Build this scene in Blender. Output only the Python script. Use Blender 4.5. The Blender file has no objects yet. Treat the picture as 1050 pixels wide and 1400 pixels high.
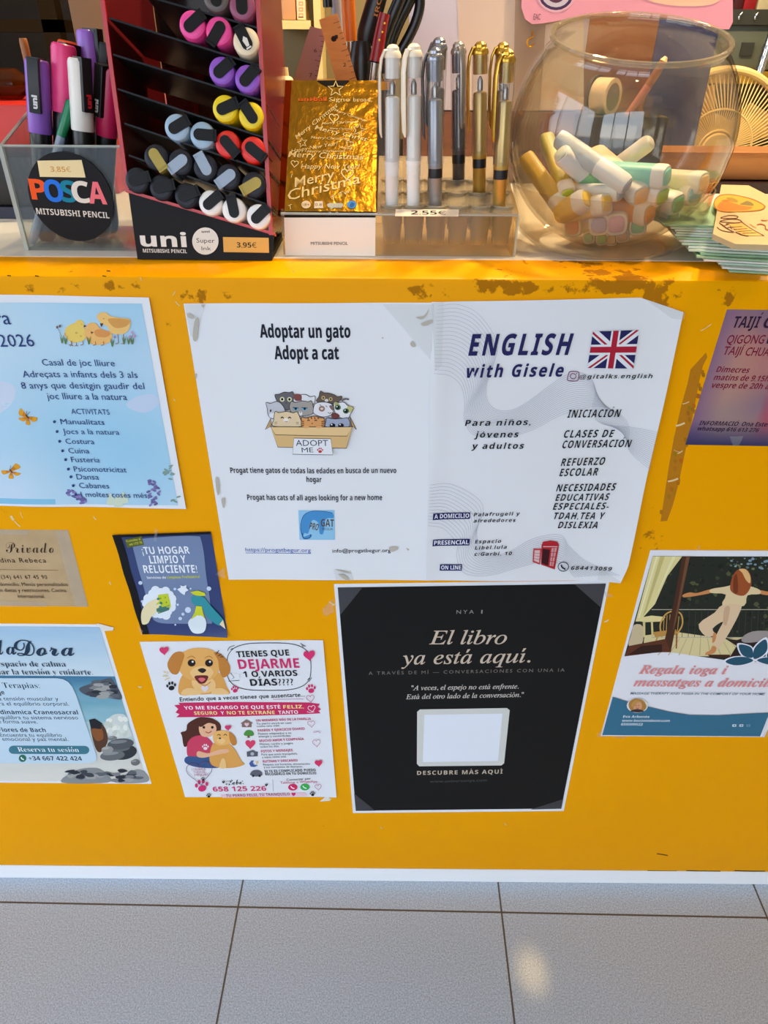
import bpy, bmesh, math, random, unicodedata
from mathutils import Vector, Matrix, geometry
random.seed(7)
SC = bpy.context.scene
COL = SC.collection
V = Vector
PI = math.pi

# ---------------------------------------------------------------- camera
F, PITCH, YAW, ROLL = 979.85, 0.58542, -0.00227, 0.00659
CAM = V((-0.0492, -0.59475, 1.06282))
cp, sp, cy, sy, cr, sr = math.cos(PITCH), math.sin(PITCH), math.cos(YAW), math.sin(YAW), math.cos(ROLL), math.sin(ROLL)
_r = V((cy, -sy, 0)); FWD = V((sy * cp, cy * cp, -sp)); _u = _r.cross(FWD)
RIGHT = cr * _r + sr * _u; UP = -sr * _r + cr * _u
cam = bpy.data.objects.new('camera', bpy.data.cameras.new('camera'))
COL.objects.link(cam)
cam.matrix_world = Matrix((RIGHT, UP, -FWD)).transposed().to_4x4()
cam.location = CAM
cam.data.sensor_width = 36; cam.data.lens = F / 1400 * 36; cam.data.clip_start = 0.02
SC.camera = cam

# ---------------------------------------------------------------- world, light, exposure
SC.view_settings.view_transform = 'Standard'; SC.view_settings.look = 'None'
SC.view_settings.gamma = 1; SC.view_settings.use_curve_mapping = False
SC.view_settings.exposure = EXPOSURE = -0.42
SC.cycles.transparent_max_bounces = 40; SC.cycles.max_bounces = 9; SC.cycles.diffuse_bounces = 4
SC.cycles.caustics_reflective = False; SC.cycles.caustics_refractive = False
SC.cycles.sample_clamp_indirect = 6
world = bpy.data.worlds.new('sky'); SC.world = world; world.use_nodes = True
wn = world.node_tree.nodes; wl = world.node_tree.links
bg = wn['Background']; tc = wn.new('ShaderNodeTexCoord'); sx = wn.new('ShaderNodeSeparateXYZ'); rp = wn.new('ShaderNodeValToRGB')
mr = wn.new('ShaderNodeMapRange'); mr.inputs['From Min'].default_value = -1
wl.new(tc.outputs['Generated'], sx.inputs[0]); wl.new(sx.outputs['Z'], mr.inputs['Value']); wl.new(mr.outputs[0], rp.inputs[0]); wl.new(rp.outputs[0], bg.inputs[0])
e = rp.color_ramp.elements
e[0].position = 0.0; e[0].color = (.30, .29, .28, 1); e[1].position = 1.0; e[1].color = (.42, .62, 1.0, 1)
for p, c in ((.49, (.34, .33, .32, 1)), (.505, (.95, .97, 1.0, 1)), (.62, (.72, .86, 1.05, 1))):
    k = e.new(p); k.color = c
bg.inputs[1].default_value = 5.0

def lamp(name, kind, loc, energy, color, **kw):
    l = bpy.data.lights.new(name, kind); l.energy = energy; l.color = color
    for k, v in kw.items(): setattr(l, k, v)
    o = bpy.data.objects.new(name, l); COL.objects.link(o); o.location = loc
    return o

TOP = 0.8987          # worktop height
KICK = 0.0340         # height of the white plinth

# ---------------------------------------------------------------- helpers
def ray(px, py): return FWD * F + RIGHT * (px - 525) + UP * (700 - py)
def at(px, py, Y):
    r = ray(px, py); return CAM + r * ((Y - CAM.y) / r.y)
def atz(px, py, Z):
    r = ray(px, py); return CAM + r * ((Z - CAM.z) / r.z)
def atplane(px, py, o, n):
    r = ray(px, py); return CAM + r * ((o - CAM).dot(n) / r.dot(n))
def lin(c):
    return tuple((x / 255 / 12.92) if x / 255 <= .04045 else ((x / 255 + .055) / 1.055) ** 2.4 for x in c[:3])
MATS = {}
def mat(name, rgb=(200, 200, 200), rough=.5, metal=0., spec=.5, emit=0, alpha=None):
    if name in MATS: return MATS[name]
    m = bpy.data.materials.new(name); m.use_nodes = True
    b = m.node_tree.nodes['Principled BSDF']
    b.inputs['Base Color'].default_value = (*lin(rgb), 1); b.inputs['Roughness'].default_value = rough
    b.inputs['Metallic'].default_value = metal; b.inputs['Specular IOR Level'].default_value = spec
    if emit:
        b.inputs['Emission Color'].default_value = (*lin(rgb), 1); b.inputs['Emission Strength'].default_value = emit
    MATS[name] = m
    return m
def bump(m, scale, strength, dist=.001, detail=3):
    n = m.node_tree.nodes; l = m.node_tree.links
    t = n.new('ShaderNodeTexCoord'); no = n.new('ShaderNodeTexNoise'); bp = n.new('ShaderNodeBump')
    no.inputs['Scale'].default_value = scale; no.inputs['Detail'].default_value = detail
    bp.inputs['Strength'].default_value = strength; bp.inputs['Distance'].default_value = dist
    l.new(t.outputs['Object'], no.inputs['Vector']); l.new(no.outputs[0], bp.inputs['Height']); l.new(bp.outputs[0], n['Principled BSDF'].inputs['Normal'])
    return m
def mottle(m, a, b, scale=8, detail=4, stretch=(1, 1, 1)):
    n = m.node_tree.nodes; l = m.node_tree.links
    t = n.new('ShaderNodeTexCoord'); mp = n.new('ShaderNodeMapping'); no = n.new('ShaderNodeTexNoise'); r = n.new('ShaderNodeValToRGB')
    mp.inputs['Scale'].default_value = stretch
    no.inputs['Scale'].default_value = scale; no.inputs['Detail'].default_value = detail
    r.color_ramp.elements[0].color = (*lin(a), 1); r.color_ramp.elements[1].color = (*lin(b), 1)
    r.color_ramp.elements[0].position = .3; r.color_ramp.elements[1].position = .7
    l.new(t.outputs['Object'], mp.inputs[0]); l.new(mp.outputs[0], no.inputs['Vector']); l.new(no.outputs[0], r.inputs[0]); l.new(r.outputs[0], n['Principled BSDF'].inputs['Base Color'])
    return m
def clear(name, tint=(245, 245, 242), rough=.03, ior=1.45, body=0., bodycol=(230, 230, 230)):
    """thin clear plastic: see-through with a fresnel sheen, optionally a milky body"""
    if name in MATS: return MATS[name]
    m = bpy.data.materials.new(name); m.use_nodes = True
    n = m.node_tree.nodes; l = m.node_tree.links; n.clear()
    out = n.new('ShaderNodeOutputMaterial'); tr = n.new('ShaderNodeBsdfTransparent'); gl = n.new('ShaderNodeBsdfGlossy'); mx = n.new('ShaderNodeMixShader'); lw = n.new('ShaderNodeLayerWeight'); pw = n.new('ShaderNodeMath'); fr = n.new('ShaderNodeMath')
    tr.inputs[0].default_value = (*lin(tint), 1); gl.inputs['Roughness'].default_value = rough; lw.inputs[0].default_value = .5; pw.operation = 'POWER'; pw.inputs[1].default_value = 4.0; fr.operation = 'MULTIPLY_ADD'; f0 = ((ior - 1) / (ior + 1)) ** 2; fr.inputs[1].default_value = .55; fr.inputs[2].default_value = f0; l.new(lw.outputs['Facing'], pw.inputs[0]); l.new(pw.outputs[0], fr.inputs[0])
    l.new(fr.outputs[0], mx.inputs[0]); l.new(gl.outputs[0], mx.inputs[2])
    if body:
        df = n.new('ShaderNodeBsdfDiffuse'); df.inputs[0].default_value = (*lin(bodycol), 1); m2 = n.new('ShaderNodeMixShader'); m2.inputs[0].default_value = body
        l.new(tr.outputs[0], m2.inputs[1]); l.new(df.outputs[0], m2.inputs[2]); l.new(m2.outputs[0], mx.inputs[1])
    else: l.new(tr.outputs[0], mx.inputs[1])
    l.new(mx.outputs[0], out.inputs[0]); MATS[name] = m
    return m

ORG = {}
def thing(name, label, cat, loc=(0, 0, 0), group=None):
    o = bpy.data.objects.new(name, None); COL.objects.link(o); o.location = loc; o.empty_display_size = .02
    o['label'] = label; o['category'] = cat
    if group: o['group'] = group
    ORG[o] = V(loc)
    return o
def tag(o, label, cat, group=None):
    o['label'] = label; o['category'] = cat
    if group: o['group'] = group
    return o

def link(name, me, parent, label=None, kind=None, loc=None):
    o = bpy.data.objects.new(name, me); COL.objects.link(o)
    org = ORG[parent] if parent is not None else (V(loc) if loc is not None else V((0, 0, 0)))
    if org.length: me.transform(Matrix.Translation(-org))
    if parent is not None: o.parent = parent
    else: o.location = org
    ORG[o] = org
    if label: o['label'] = label
    if kind: o['kind'] = kind
    return o

class B:
    """collects shapes into one mesh"""
    def __init__(s): s.bm = bmesh.new(); s.mi = 0
    def face(s, vs):
        try: f = s.bm.faces.new(vs); f.material_index = s.mi; return f
        except ValueError: return None
    def hexa(s, p):     # 8 corners: bottom loop, top loop
        v = [s.bm.verts.new(q) for q in p]
        for f in ((3, 2, 1, 0), (4, 5, 6, 7), (0, 1, 5, 4), (1, 2, 6, 5), (2, 3, 7, 6), (3, 0, 4, 7)): s.face([v[i] for i in f])
        return s
    def box(s, x0, x1, y0, y1, z0, z1, M=None, bev=0):
        c = [V(q) for q in ((x0, y0, z0), (x1, y0, z0), (x1, y1, z0), (x0, y1, z0), (x0, y0, z1), (x1, y0, z1), (x1, y1, z1), (x0, y1, z1))]
        if M is not None: c = [M @ q for q in c]
        n0 = len(s.bm.edges)
        s.hexa(c)
        if bev:
            s.bm.edges.ensure_lookup_table()
            bmesh.ops.bevel(s.bm, geom=list(s.bm.edges)[n0:], offset=bev, segments=2, profile=.5, affect='EDGES')
        return s
    def prism(s, pts, off):
        """polygon of 3-D points pushed along vector off"""
        a = [s.bm.verts.new(p) for p in pts]; b = [s.bm.verts.new(V(p) + V(off)) for p in pts]
        s.face(a[::-1]); s.face(b)
        for i in range(len(a)): j = (i + 1) % len(a); s.face([a[i], a[j], b[j], b[i]])
        return s
    def lathe(s, prof, M=None, n=24, cap=True):
        """profile of (r, h) about local z"""
        rings = []
        for r, h in prof:
            if r < 1e-6: rings.append([s.bm.verts.new((M @ V((0, 0, h))) if M else V((0, 0, h)))])
            else:
                rg = []
                for i in range(n):
                    t = 2 * PI * i / n; p = V((r * math.cos(t), r * math.sin(t), h)); rg.append(s.bm.verts.new(M @ p if M else p))
                rings.append(rg)
        for a, b in zip(rings, rings[1:]):
            for i in range(n):
                j = (i + 1) % n
                if len(a) == 1 and len(b) == 1: continue
                if len(a) == 1: s.face([a[0], b[j], b[i]])
                elif len(b) == 1: s.face([a[i], a[j], b[0]])
                else: s.face([a[i], a[j], b[j], b[i]])
        if cap:
            if len(rings[0]) > 1: s.face(rings[0][::-1])
            if len(rings[-1]) > 1: s.face(rings[-1])
        return s
    def tube(s, pts, r, n=8, cap=True, flat=None):
        pts = [V(p) for p in pts]; rings = []
        rs = r if isinstance(r, (list, tuple)) else [r] * len(pts)
        if len(rs) != len(pts):
            m_ = len(pts) - 1; rs = [rs[min(int(i / m_ * (len(rs) - 1)), len(rs) - 2)] * (1 - (i / m_ * (len(rs) - 1)) % 1) + rs[min(int(i / m_ * (len(rs) - 1)) + 1, len(rs) - 1)] * ((i / m_ * (len(rs) - 1)) % 1) if i < m_ else rs[-1] for i in range(len(pts))]
        up = None
        for i, p in enumerate(pts):
            d = (pts[min(i + 1, len(pts) - 1)] - pts[max(i - 1, 0)]).normalized()
            if up is None: up = d.orthogonal().normalized() if flat is None else V(flat[1])
            up = (up - d * up.dot(d)).normalized(); sd = d.cross(up)
            k = 1 if flat is None else flat[0]
            rings.append([s.bm.verts.new(p + rs[i] * (math.cos(2 * PI * j / n) * sd + k * math.sin(2 * PI * j / n) * up)) for j in range(n)])
        for a, b in zip(rings, rings[1:]):
            for i in range(n): j = (i + 1) % n; s.face([a[i], a[j], b[j], b[i]])
        if cap: s.face(rings[0][::-1]); s.face(rings[-1])
        return s
    def done(s, name, mats, parent=None, label=None, kind=None, smooth=35, loc=None):
        me = bpy.data.meshes.new(name); bmesh.ops.recalc_face_normals(s.bm, faces=s.bm.faces); s.bm.to_mesh(me); s.bm.free()
        for m in (mats if isinstance(mats, (list, tuple)) else [mats]): me.materials.append(m)
        if smooth:
            me.polygons.foreach_set('use_smooth', [True] * len(me.polygons)); me.set_sharp_from_angle(angle=math.radians(smooth))
        return link(name, me, parent, label, kind, loc)

def axisM(p0, p1, face=None):
    """matrix whose z runs from p0 to p1; x turned as near as possible to face"""
    p0 = V(p0); z = (V(p1) - p0).normalized(); f = V(face) if face is not None else z.orthogonal()
    x = (f - z * f.dot(z)).normalized(); y = z.cross(x)
    m = Matrix((x, y, z)).transposed().to_4x4(); m.translation = p0
    return m
def cat(pts, closed=False, n=6):
    P = [V((*p[:2], 0)) if len(p) < 3 else V(p) for p in pts]; out = []; m = len(P)
    for i in range(m if closed else m - 1):
        a, b, c, d = (P[(i - 1) % m], P[i], P[(i + 1) % m], P[(i + 2) % m]) if closed else (P[max(i - 1, 0)], P[i], P[i + 1], P[min(i + 2, m - 1)])
        for k in range(n):
            t = k / n
            out.append(.5 * ((2 * b) + (c - a) * t + (2 * a - 5 * b + 4 * c - d) * t * t + (3 * b - 3 * c + d - a) * t ** 3))
    if not closed: out.append(P[-1])
    return out

# ---------------------------------------------------------------- printing
MAP = {'si': (0x1D434, 0x1D44E, 0), 'sb': (0x1D400, 0x1D41A, 0x1D7CE), 'sbi': (0x1D468, 0x1D482, 0), 'sc': (0x1D4D0, 0x1D4EA, 0), 'mono': (0x1D670, 0x1D68A, 0x1D7F6), 'b': (0x1D5D4, 0x1D5EE, 0x1D7EC)}
def styled(ch, st):
    a, b, d = MAP[st]
    if 'A' <= ch <= 'Z': return chr(a + ord(ch) - 65)
    if st == 'si' and ch == 'h': return '\u210e'
    if 'a' <= ch <= 'z': return chr(b + ord(ch) - 97)
    if d and '0' <= ch <= '9': return chr(d + ord(ch) - 48)
    return ch
GC = {}
def glyphs(body, st, off, shear, sp):
    """(verts, faces, cap height) of a line of text on the xy plane"""
    key = (body, st, off, shear, sp)
    if key in GC: return GC[key]
    cu = bpy.data.curves.new('lettering', 'FONT'); cu.size = 1; cu.resolution_u = 2; cu.offset = off; cu.shear = shear; cu.space_character = sp
    ob = bpy.data.objects.new('lettering', cu)
    def run(t):
        cu.body = t; me = bpy.data.meshes.new_from_object(ob)
        vs = [v.co.to_2d() for v in me.vertices]; fs = [tuple(p.vertices) for p in me.polygons]; bpy.data.meshes.remove(me)
        return vs, fs
    marks = []; txt = body
    if st in MAP:
        txt = ''
        for ch in body:
            nf = unicodedata.normalize('NFD', ch); base = nf[0]
            g = styled(base, st)
            if len(nf) > 1 and base in 'iI' and st == 'si': g = '\U0001D6A4'
            if nf[1:2] == '\u0327': g = ch; nf = base
            if len(nf) > 1: marks.append((len(txt), nf[1], base))
            txt += g
    vs, fs = run(txt)
    for i, m, base in marks:
        w0 = max((v.x for v in run(txt[:i] or '|')[0]), default=0); w1 = max(v.x for v in run(txt[:i + 1])[0])
        cx = (w0 + w1) / 2 + .04; yb = .80 if base.isupper() else .56
        q = {'\u0300': ((-.10, .17), (-.02, .17), (.05, 0), (0, 0)), '\u0303': ((-.16, .02), (.14, .08), (.14, .16), (-.16, .10))}.get(m, ((-.04, 0), (.03, 0), (.13, .17), (.02, .17)))
        n = len(vs); vs = vs + [V((cx - .03 + a + shear * (yb + b), yb + b)) for a, b in q]; fs = fs + [(n, n + 1, n + 2, n + 3)]
    ch = max(v.y for v in run(styled('H', st) if st in MAP else 'H')[0])
    bpy.data.objects.remove(ob); bpy.data.curves.remove(cu)
    GC[key] = (vs, fs, ch)
    return GC[key]

INK = bpy.data.materials.new('printed_ink'); INK.use_nodes = True
_a = INK.node_tree.nodes.new('ShaderNodeAttribute'); _a.attribute_name = 'Col'
INK.node_tree.links.new(_a.outputs['Color'], INK.node_tree.nodes['Principled BSDF'].inputs['Base Color']); INK.node_tree.nodes['Principled BSDF'].inputs['Roughness'].default_value = .55
INK.node_tree.nodes['Principled BSDF'].inputs['Specular IOR Level'].default_value = .18

class Ink:
    """layers of print on a flat face; positions are read off the photo and put onto that face"""
    def __init__(s, o=(0, 0, 0), n=(0, -1, 0), base=4e-4, warp=None):
        s.o = V(o); s.n = V(n).normalized(); s.base = base; s.k = 0; s.warp = warp; s.stp = 1.; s.v = []; s.f = []; s.c = []
    def pt(s, x, y): return atplane(x, y, s.o, s.n)
    def lift(s): return s.n * (s.base + s.k * (2e-5 if s.warp else 7e-6))
    def add(s, pts, faces, col):
        n = len(s.v); L = s.lift()
        for i, p in enumerate(pts):
            s.v.append(p + L); s.c.append((*(lin(col[i]) if isinstance(col, list) else lin(col)), 1))
        s.f += [tuple(n + i for i in f) for f in faces]
    def poly(s, pts, col, smooth=0, inc=1):
        q = cat(pts, True, smooth) if smooth else [V((*p, 0)) for p in pts]
        tri = geometry.tessellate_polygon([q])
        s.add([s.pt(p.x, p.y) for p in q], tri, col); s.k += inc * s.stp
    def blob(s, pts, col): s.poly(pts, col, 5)
    def ell(s, cx, cy, rx, ry, col, rot=0, n=20):
        c, d = math.cos(rot), math.sin(rot); q = []
        for i in range(n):
            t = 2 * PI * i / n; a, b = rx * math.cos(t), ry * math.sin(t); q.append((cx + a * c - b * d, cy + a * d + b * c))
        s.poly(q, col)
    def line(s, pts, w, col, closed=False, n=6, inc=1):
        q = cat(pts, closed, n) if n else [V((*p, 0)) for p in pts]
        if closed: q.append(q[0].copy())
        vs = []; fs = []
        for i, p in enumerate(q):
            a = q[max(i - 1, 0)] if not (closed and i == 0) else q[-2]; b = q[min(i + 1, len(q) - 1)] if not (closed and i == len(q) - 1) else q[1]
            d = (b - a); d = d.normalized() if d.length else V((1, 0, 0)); nn = V((-d.y, d.x, 0)) * w / 2
            vs += [s.pt(*(p + nn).to_2d()), s.pt(*(p - nn).to_2d())]
        for i in range(len(q) - 1): fs.append((2 * i, 2 * i + 1, 2 * i + 3, 2 * i + 2))
        s.add(vs, fs, col); s.k += inc
    def quad(s, c4, col, nx=12, ny=12):
        """c4 = tl tr br bl in px; col rgb or function (u, v) -> rgb"""
        a, b, c, d = [s.pt(*p) for p in c4]; vs = []; cs = []
        for j in range(ny + 1):
            for i in range(nx + 1):
                u, v = i / nx, j / ny
                vs.append((a * (1 - u) + b * u) * (1 - v) + (d * (1 - u) + c * u) * v); cs.append(col(u, v) if callable(col) else col)
        fs = [(j * (nx + 1) + i, j * (nx + 1) + i + 1, (j + 1) * (nx + 1) + i + 1, (j + 1) * (nx + 1) + i) for j in range(ny) for i in range(nx)]
        s.add(vs, fs, cs); s.k += 1
    def text(s, body, x0, y0, x1, y1, h, col, st='n', off=0., shear=0., sp=1., inc=1):
        """fits the line between two baseline points, h = capital height in px"""
        if st == 'n' and off >= .012: st, off = 'b', (.012 if off >= .045 else 0.)
        vs, fs, ch = glyphs(body, st, off, shear, sp)
        if not vs: return
        mn = min(v.x for v in vs); mx = max(v.x for v in vs)
        p0 = s.pt(x0, y0); p1 = s.pt(x1, y1); ex = p1 - p0; xm, ym = (x0 + x1) / 2, (y0 + y1) / 2
        H = (s.pt(xm, ym - h) - s.pt(xm, ym)).length; up = s.n.cross(ex).normalized()
        if up.z < 0: up = -up
        s.add([p0 + ex * ((v.x - mn) / max(mx - mn, 1e-6)) + up * (v.y / ch * H) for v in vs], fs, col); s.k += inc
    def heart(s, cx, cy, r, col, rot=0, w=0):
        q = []
        for i in range(24):
            t = 2 * PI * i / 24; a = 16 * math.sin(t) ** 3 / 16 * r; b = -(13 * math.cos(t) - 5 * math.cos(2 * t) - 2 * math.cos(3 * t) - math.cos(4 * t)) / 16 * r
            q.append((cx + a * math.cos(rot) - b * math.sin(rot), cy + a * math.sin(rot) + b * math.cos(rot)))
        if w: s.line(q, w, col, True, 1)
        else: s.poly(q, col)
    def paw(s, cx, cy, r, col, rot=0):
        for dx, dy, a, b in ((0, .35, .55, .42), (-.72, -.15, .2, .28), (-.27, -.55, .2, .3), (.27, -.55, .2, .3), (.72, -.15, .2, .28)):
            x = dx * math.cos(rot) - dy * math.sin(rot); y = dx * math.sin(rot) + dy * math.cos(rot)
            s.ell(cx + x * r, cy + y * r, a * r, b * r, col, rot, 12)
    def star(s, cx, cy, r, col, w, rot=0):
        s.line([(cx + (r if i % 2 == 0 else r * .42) * math.sin(PI * i / 5 + rot), cy - (r if i % 2 == 0 else r * .42) * math.cos(PI * i / 5 + rot)) for i in range(10)], w, col, True, 0)
    def done(s, name, parent, label=None, material=None):
        me = bpy.data.meshes.new(name)
        me.from_pydata([tuple(v) for v in s.v], [], s.f)
        ca = me.color_attributes.new('Col', 'FLOAT_COLOR', 'POINT'); ca.data.foreach_set('color', [x for c in s.c for x in c])
        if s.warp:          # the print follows the bend of the sheet
            bm = bmesh.new(); bm.from_mesh(me)
            for _ in range(6):
                ed = [e_ for e_ in bm.edges if e_.calc_length() > .009]
                if not ed: break
                bmesh.ops.subdivide_edges(bm, edges=ed, cuts=1); bmesh.ops.triangulate(bm, faces=[f for f in bm.faces if len(f.verts) > 4])
            for v in bm.verts: v.co += s.warp(v.co)
            bm.to_mesh(me); bm.free()
        me.materials.append(material or INK)
        o = link(name, me, parent, label)
        s.v = []; s.f = []; s.c = []
        return o
# ---------------------------------------------------------------- the room
XL, XR, YF, YB, ZC = -2.6, 2.6, -3.4, 2.2, 2.75
def struct(name, b, m, **k):
    return b.done(name, m, None, kind='structure', smooth=0, **k)

fm = mat('floor_tile', (150, 150, 152), .38)
n = fm.node_tree.nodes; l = fm.node_tree.links
def N(t, **kw):
    k = n.new(t)
    for a, b_ in kw.items(): setattr(k, a, b_)
    return k
def math_(op, a, b_=None, c=None):
    k = N('ShaderNodeMath', operation=op)
    for i, v in enumerate((a, b_, c)):
        if v is None: continue
        if isinstance(v, (int, float)): k.inputs[i].default_value = v
        else: l.new(v, k.inputs[i])
    return k.outputs[0]
t = N('ShaderNodeTexCoord'); mp = N('ShaderNodeMapping'); l.new(t.outputs['Object'], mp.inputs[0])
mp.inputs['Rotation'].default_value = (0, 0, math.radians(.65)); mp.inputs['Location'].default_value = (.2597, .0440, 0)
sp = N('ShaderNodeSeparateXYZ'); l.new(mp.outputs[0], sp.inputs[0])
def joint(v, w):
    a = math_('DIVIDE', v, w); b_ = math_('ROUND', a); c = math_('SUBTRACT', a, b_); return math_('MULTIPLY', math_('ABSOLUTE', c), w)
g = math_('MINIMUM', joint(sp.outputs['X'], .3850), joint(sp.outputs['Y'], .3850))
gr = math_('LESS_THAN', g, .0013)
sm = math_('SMOOTH_MIN', g, .004, .002)
no = N('ShaderNodeTexNoise'); no.inputs['Scale'].default_value = 520; no.inputs['Detail'].default_value = 3; l.new(t.outputs['Object'], no.inputs[0])
no2 = N('ShaderNodeTexNoise'); no2.inputs['Scale'].default_value = 9; no2.inputs['Detail'].default_value = 4; l.new(t.outputs['Object'], no2.inputs[0])
rp = N('ShaderNodeValToRGB'); l.new(no.outputs[0], rp.inputs[0])
rp.color_ramp.elements[0].position = .32; rp.color_ramp.elements[0].color = (*lin((152, 164, 176)), 1)
rp.color_ramp.elements[1].position = .68; rp.color_ramp.elements[1].color = (*lin((200, 214, 230)), 1)
mx = N('ShaderNodeMix', data_type='RGBA'); mx.inputs['A'].default_value = (0, 0, 0, 1); l.new(gr, mx.inputs['Factor']); l.new(rp.outputs[0], mx.inputs['A']); mx.inputs['B'].default_value = (*lin((86, 78, 70)), 1)
l.new(mx.outputs['Result'], n['Principled BSDF'].inputs['Base Color'])
rr = N('ShaderNodeMapRange'); l.new(no2.outputs[0], rr.inputs[0]); rr.inputs['To Min'].default_value = .3; rr.inputs['To Max'].default_value = .46; l.new(rr.outputs[0], n['Principled BSDF'].inputs['Roughness'])
bp = N('ShaderNodeBump'); bp.inputs['Strength'].default_value = .5; bp.inputs['Distance'].default_value = .001; l.new(sm, bp.inputs['Height']); l.new(bp.outputs[0], n['Principled BSDF'].inputs['Normal'])
struct('floor', B().box(XL, XR, YF, YB, -.06, 0), fm)
wallm = mottle(mat('plaster_wall', (200, 190, 172), .8), (198, 188, 170), (204, 195, 178), 5)
struct('ceiling', B().box(XL, XR, YF, YB, ZC, ZC + .08), mat('ceiling_paint', (206, 202, 194), .85))
darkwood = mottle(mat('dark_wood', (60, 38, 20), .55), (48, 28, 14), (74, 48, 26), 3, 5, (1, 1, 9))
struct('wall_back', B().box(XL, XR, YB, YB + .08, 0, ZC), mottle(mat('back_wall', (40, 28, 16), .8), (36, 25, 14), (46, 33, 20), 4))
struct('wall_right', B().box(XR, XR + .08, YF, YB, 0, ZC), wallm)
# shop front: front and left walls are mostly glass
def frontage(name, side):
    b = B()
    if side == 'front':
        a0, a1 = XL, XR; W = lambda u0, u1, z0, z1: b.box(u0, u1, YF - .08, YF, z0, z1)
        open0, open1 = -2.3, .5
    else:
        a0, a1 = YF, YB; W = lambda u0, u1, z0, z1: b.box(XL - .08, XL, u0, u1, z0, z1)
        open0, open1 = -2.9, .9
    W(a0, open0, 0, ZC); W(open1, a1, 0, ZC); W(open0, open1, 0, .12); W(open0, open1, 2.5, ZC)
    struct(name, b, wallm)
    f = B(); k = 3
    for i in range(k + 1):
        u = open0 + (open1 - open0) * i / k
        if side == 'front': f.box(u - .03, u + .03, YF - .07, YF - .01, .12, 2.5)
        else: f.box(XL - .07, XL - .01, u - .03, u + .03, .12, 2.5)
    return f
struct('window_1', frontage('wall_front', 'front'), mat('window_frame', (70, 70, 72), .4, .6))
struct('window_2', frontage('wall_left', 'left'), mat('window_frame'))
struct('ground', B().box(-30, 30, -30, 30, -.16, -.07), mat('street_paving', (150, 146, 140), .8))

# a street tree outside the left window
tr = thing('street_tree', 'green street tree standing on the paving outside the shop window', 'tree', (-6.2, .6, -.07))
B().tube([(-6.2, .6, -.07), (-6.18, .62, 1.2), (-6.24, .58, 2.4)], [.11, .09, .05]).done('trunk', mat('bark', (80, 66, 54), .9), tr)
b = B(); rnd = random.Random(3)
for i in range(420):
    d = V((rnd.gauss(0, 1), rnd.gauss(0, 1), rnd.gauss(0, 1.2))).normalized() * rnd.uniform(.3, 1) ** .5
    c = V((-6.2, .6, 3.0)) + V((d.x * .8, d.y * .8, d.z * 1.1)); s_ = .12
    a = V((rnd.uniform(-1, 1), rnd.uniform(-1, 1), rnd.uniform(-1, 1))).normalized(); q = a.orthogonal().normalized(); w = a.cross(q)
    b.face([b.bm.verts.new(c + q * s_), b.bm.verts.new(c + w * s_ * .5), b.bm.verts.new(c - q * s_), b.bm.verts.new(c - w * s_ * .5)])
b.done('foliage', mat('tree_leaf', (70, 96, 44), .7), tr, smooth=0)

# ---------------------------------------------------------------- lamps over the counter
WARM = (1.0, .79, .50)
glow = mat('lamp_glow', (255, 214, 150), .5, emit=70)
brass = mat('lamp_metal', (50, 44, 38), .35, .8)
def pendant(x, y, z, power, label):
    t = thing('pendant_lamp', label, 'lamp', (x, y, z), 'warm pendant lamps over the counter')
    B().lathe([(.012, .14), (.03, .13), (.075, .03), (.085, -.01), (.08, -.01), (.07, .028), (.02, .12)], Matrix.Translation((x, y, z)), 28, False).done('lamp_shade', brass, t)
    B().tube([(x, y, z + .12), (x, y, ZC)], .004, 8).done('cord', mat('black_plastic', (18, 18, 18), .4), t)
    B().lathe([(0, -.03), (.022, -.022), (.032, 0), (.024, .03), (.012, .05), (0, .055)], Matrix.Translation((x, y, z + .03)), 20).done('bulb', glow, t)
    lamp('pendant_light', 'POINT', (x, y, z - .02), power, WARM, shadow_soft_size=.03)
pendant(.42, .25, 2.0, 62, 'dark metal pendant lamp over the right end of the counter')
pendant(-.15, .62, 2.05, 30, 'dark metal pendant lamp above the shelves behind the counter')
pendant(.95, 1.15, 2.0, 26, 'dark metal pendant lamp nearest the back wall')
pendant(.16, .50, 1.75, 32, 'low dark metal pendant lamp above the fish bowl jar')

def downlight(x, y, power, label):  # downlights added to give the gold foil something warm to reflect
    t = thing('added_downlight', label, 'ceiling light', (x, y, ZC), 'round warm downlights added to the ceiling')
    B().lathe([(.062, 0), (.085, 0), (.085, -.006), (.062, -.006)], Matrix.Translation((x, y, ZC)), 32, False).done('trim_ring', mat('lamp_white', (225, 222, 215), .4), t)
    B().lathe([(0, -.002), (.062, -.002)], Matrix.Translation((x, y, ZC)), 32, False).done('diffuser', glow, t)
    lamp('added_downlight_lamp', 'SPOT', (x, y, ZC - .02), power, WARM, shadow_soft_size=.06, spot_size=math.radians(110), spot_blend=.6)
downlight(.04, -1.36, 10, 'round warm ceiling downlight added for the gold card to reflect')
downlight(.62, -.70, 8, 'added round warm ceiling downlight above the shopper, right one')
downlight(-1.0, -.55, 6, 'added round warm ceiling downlight above the shopper, left one')

# added spotlight, its beam standing in for a warm reflection on the tiles
sp_ = V((.36, -2.1, ZC - .5)); tg = atz(727, 1328, 0); sd = (tg - sp_).normalized()
t = thing('added_spotlight', 'small dark spotlight added to make the warm patch on the floor', 'ceiling light', (sp_.x, sp_.y, ZC))
B().tube([sp_ - sd * .02, sp_ - sd * .14], [.034, .028], 20).done('lamp_head', brass, t)
B().tube([sp_ - sd * .11, V((sp_.x, sp_.y, ZC))], .008, 8).done('bracket', brass, t)
so = lamp('added_spotlight_lamp', 'SPOT', sp_ - sd * .019, 420, (1.0, .60, .20), shadow_soft_size=.012, spot_size=math.radians(1.05), spot_blend=.9)
so.rotation_euler = sd.to_track_quat('-Z', 'Y').to_euler()

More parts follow.
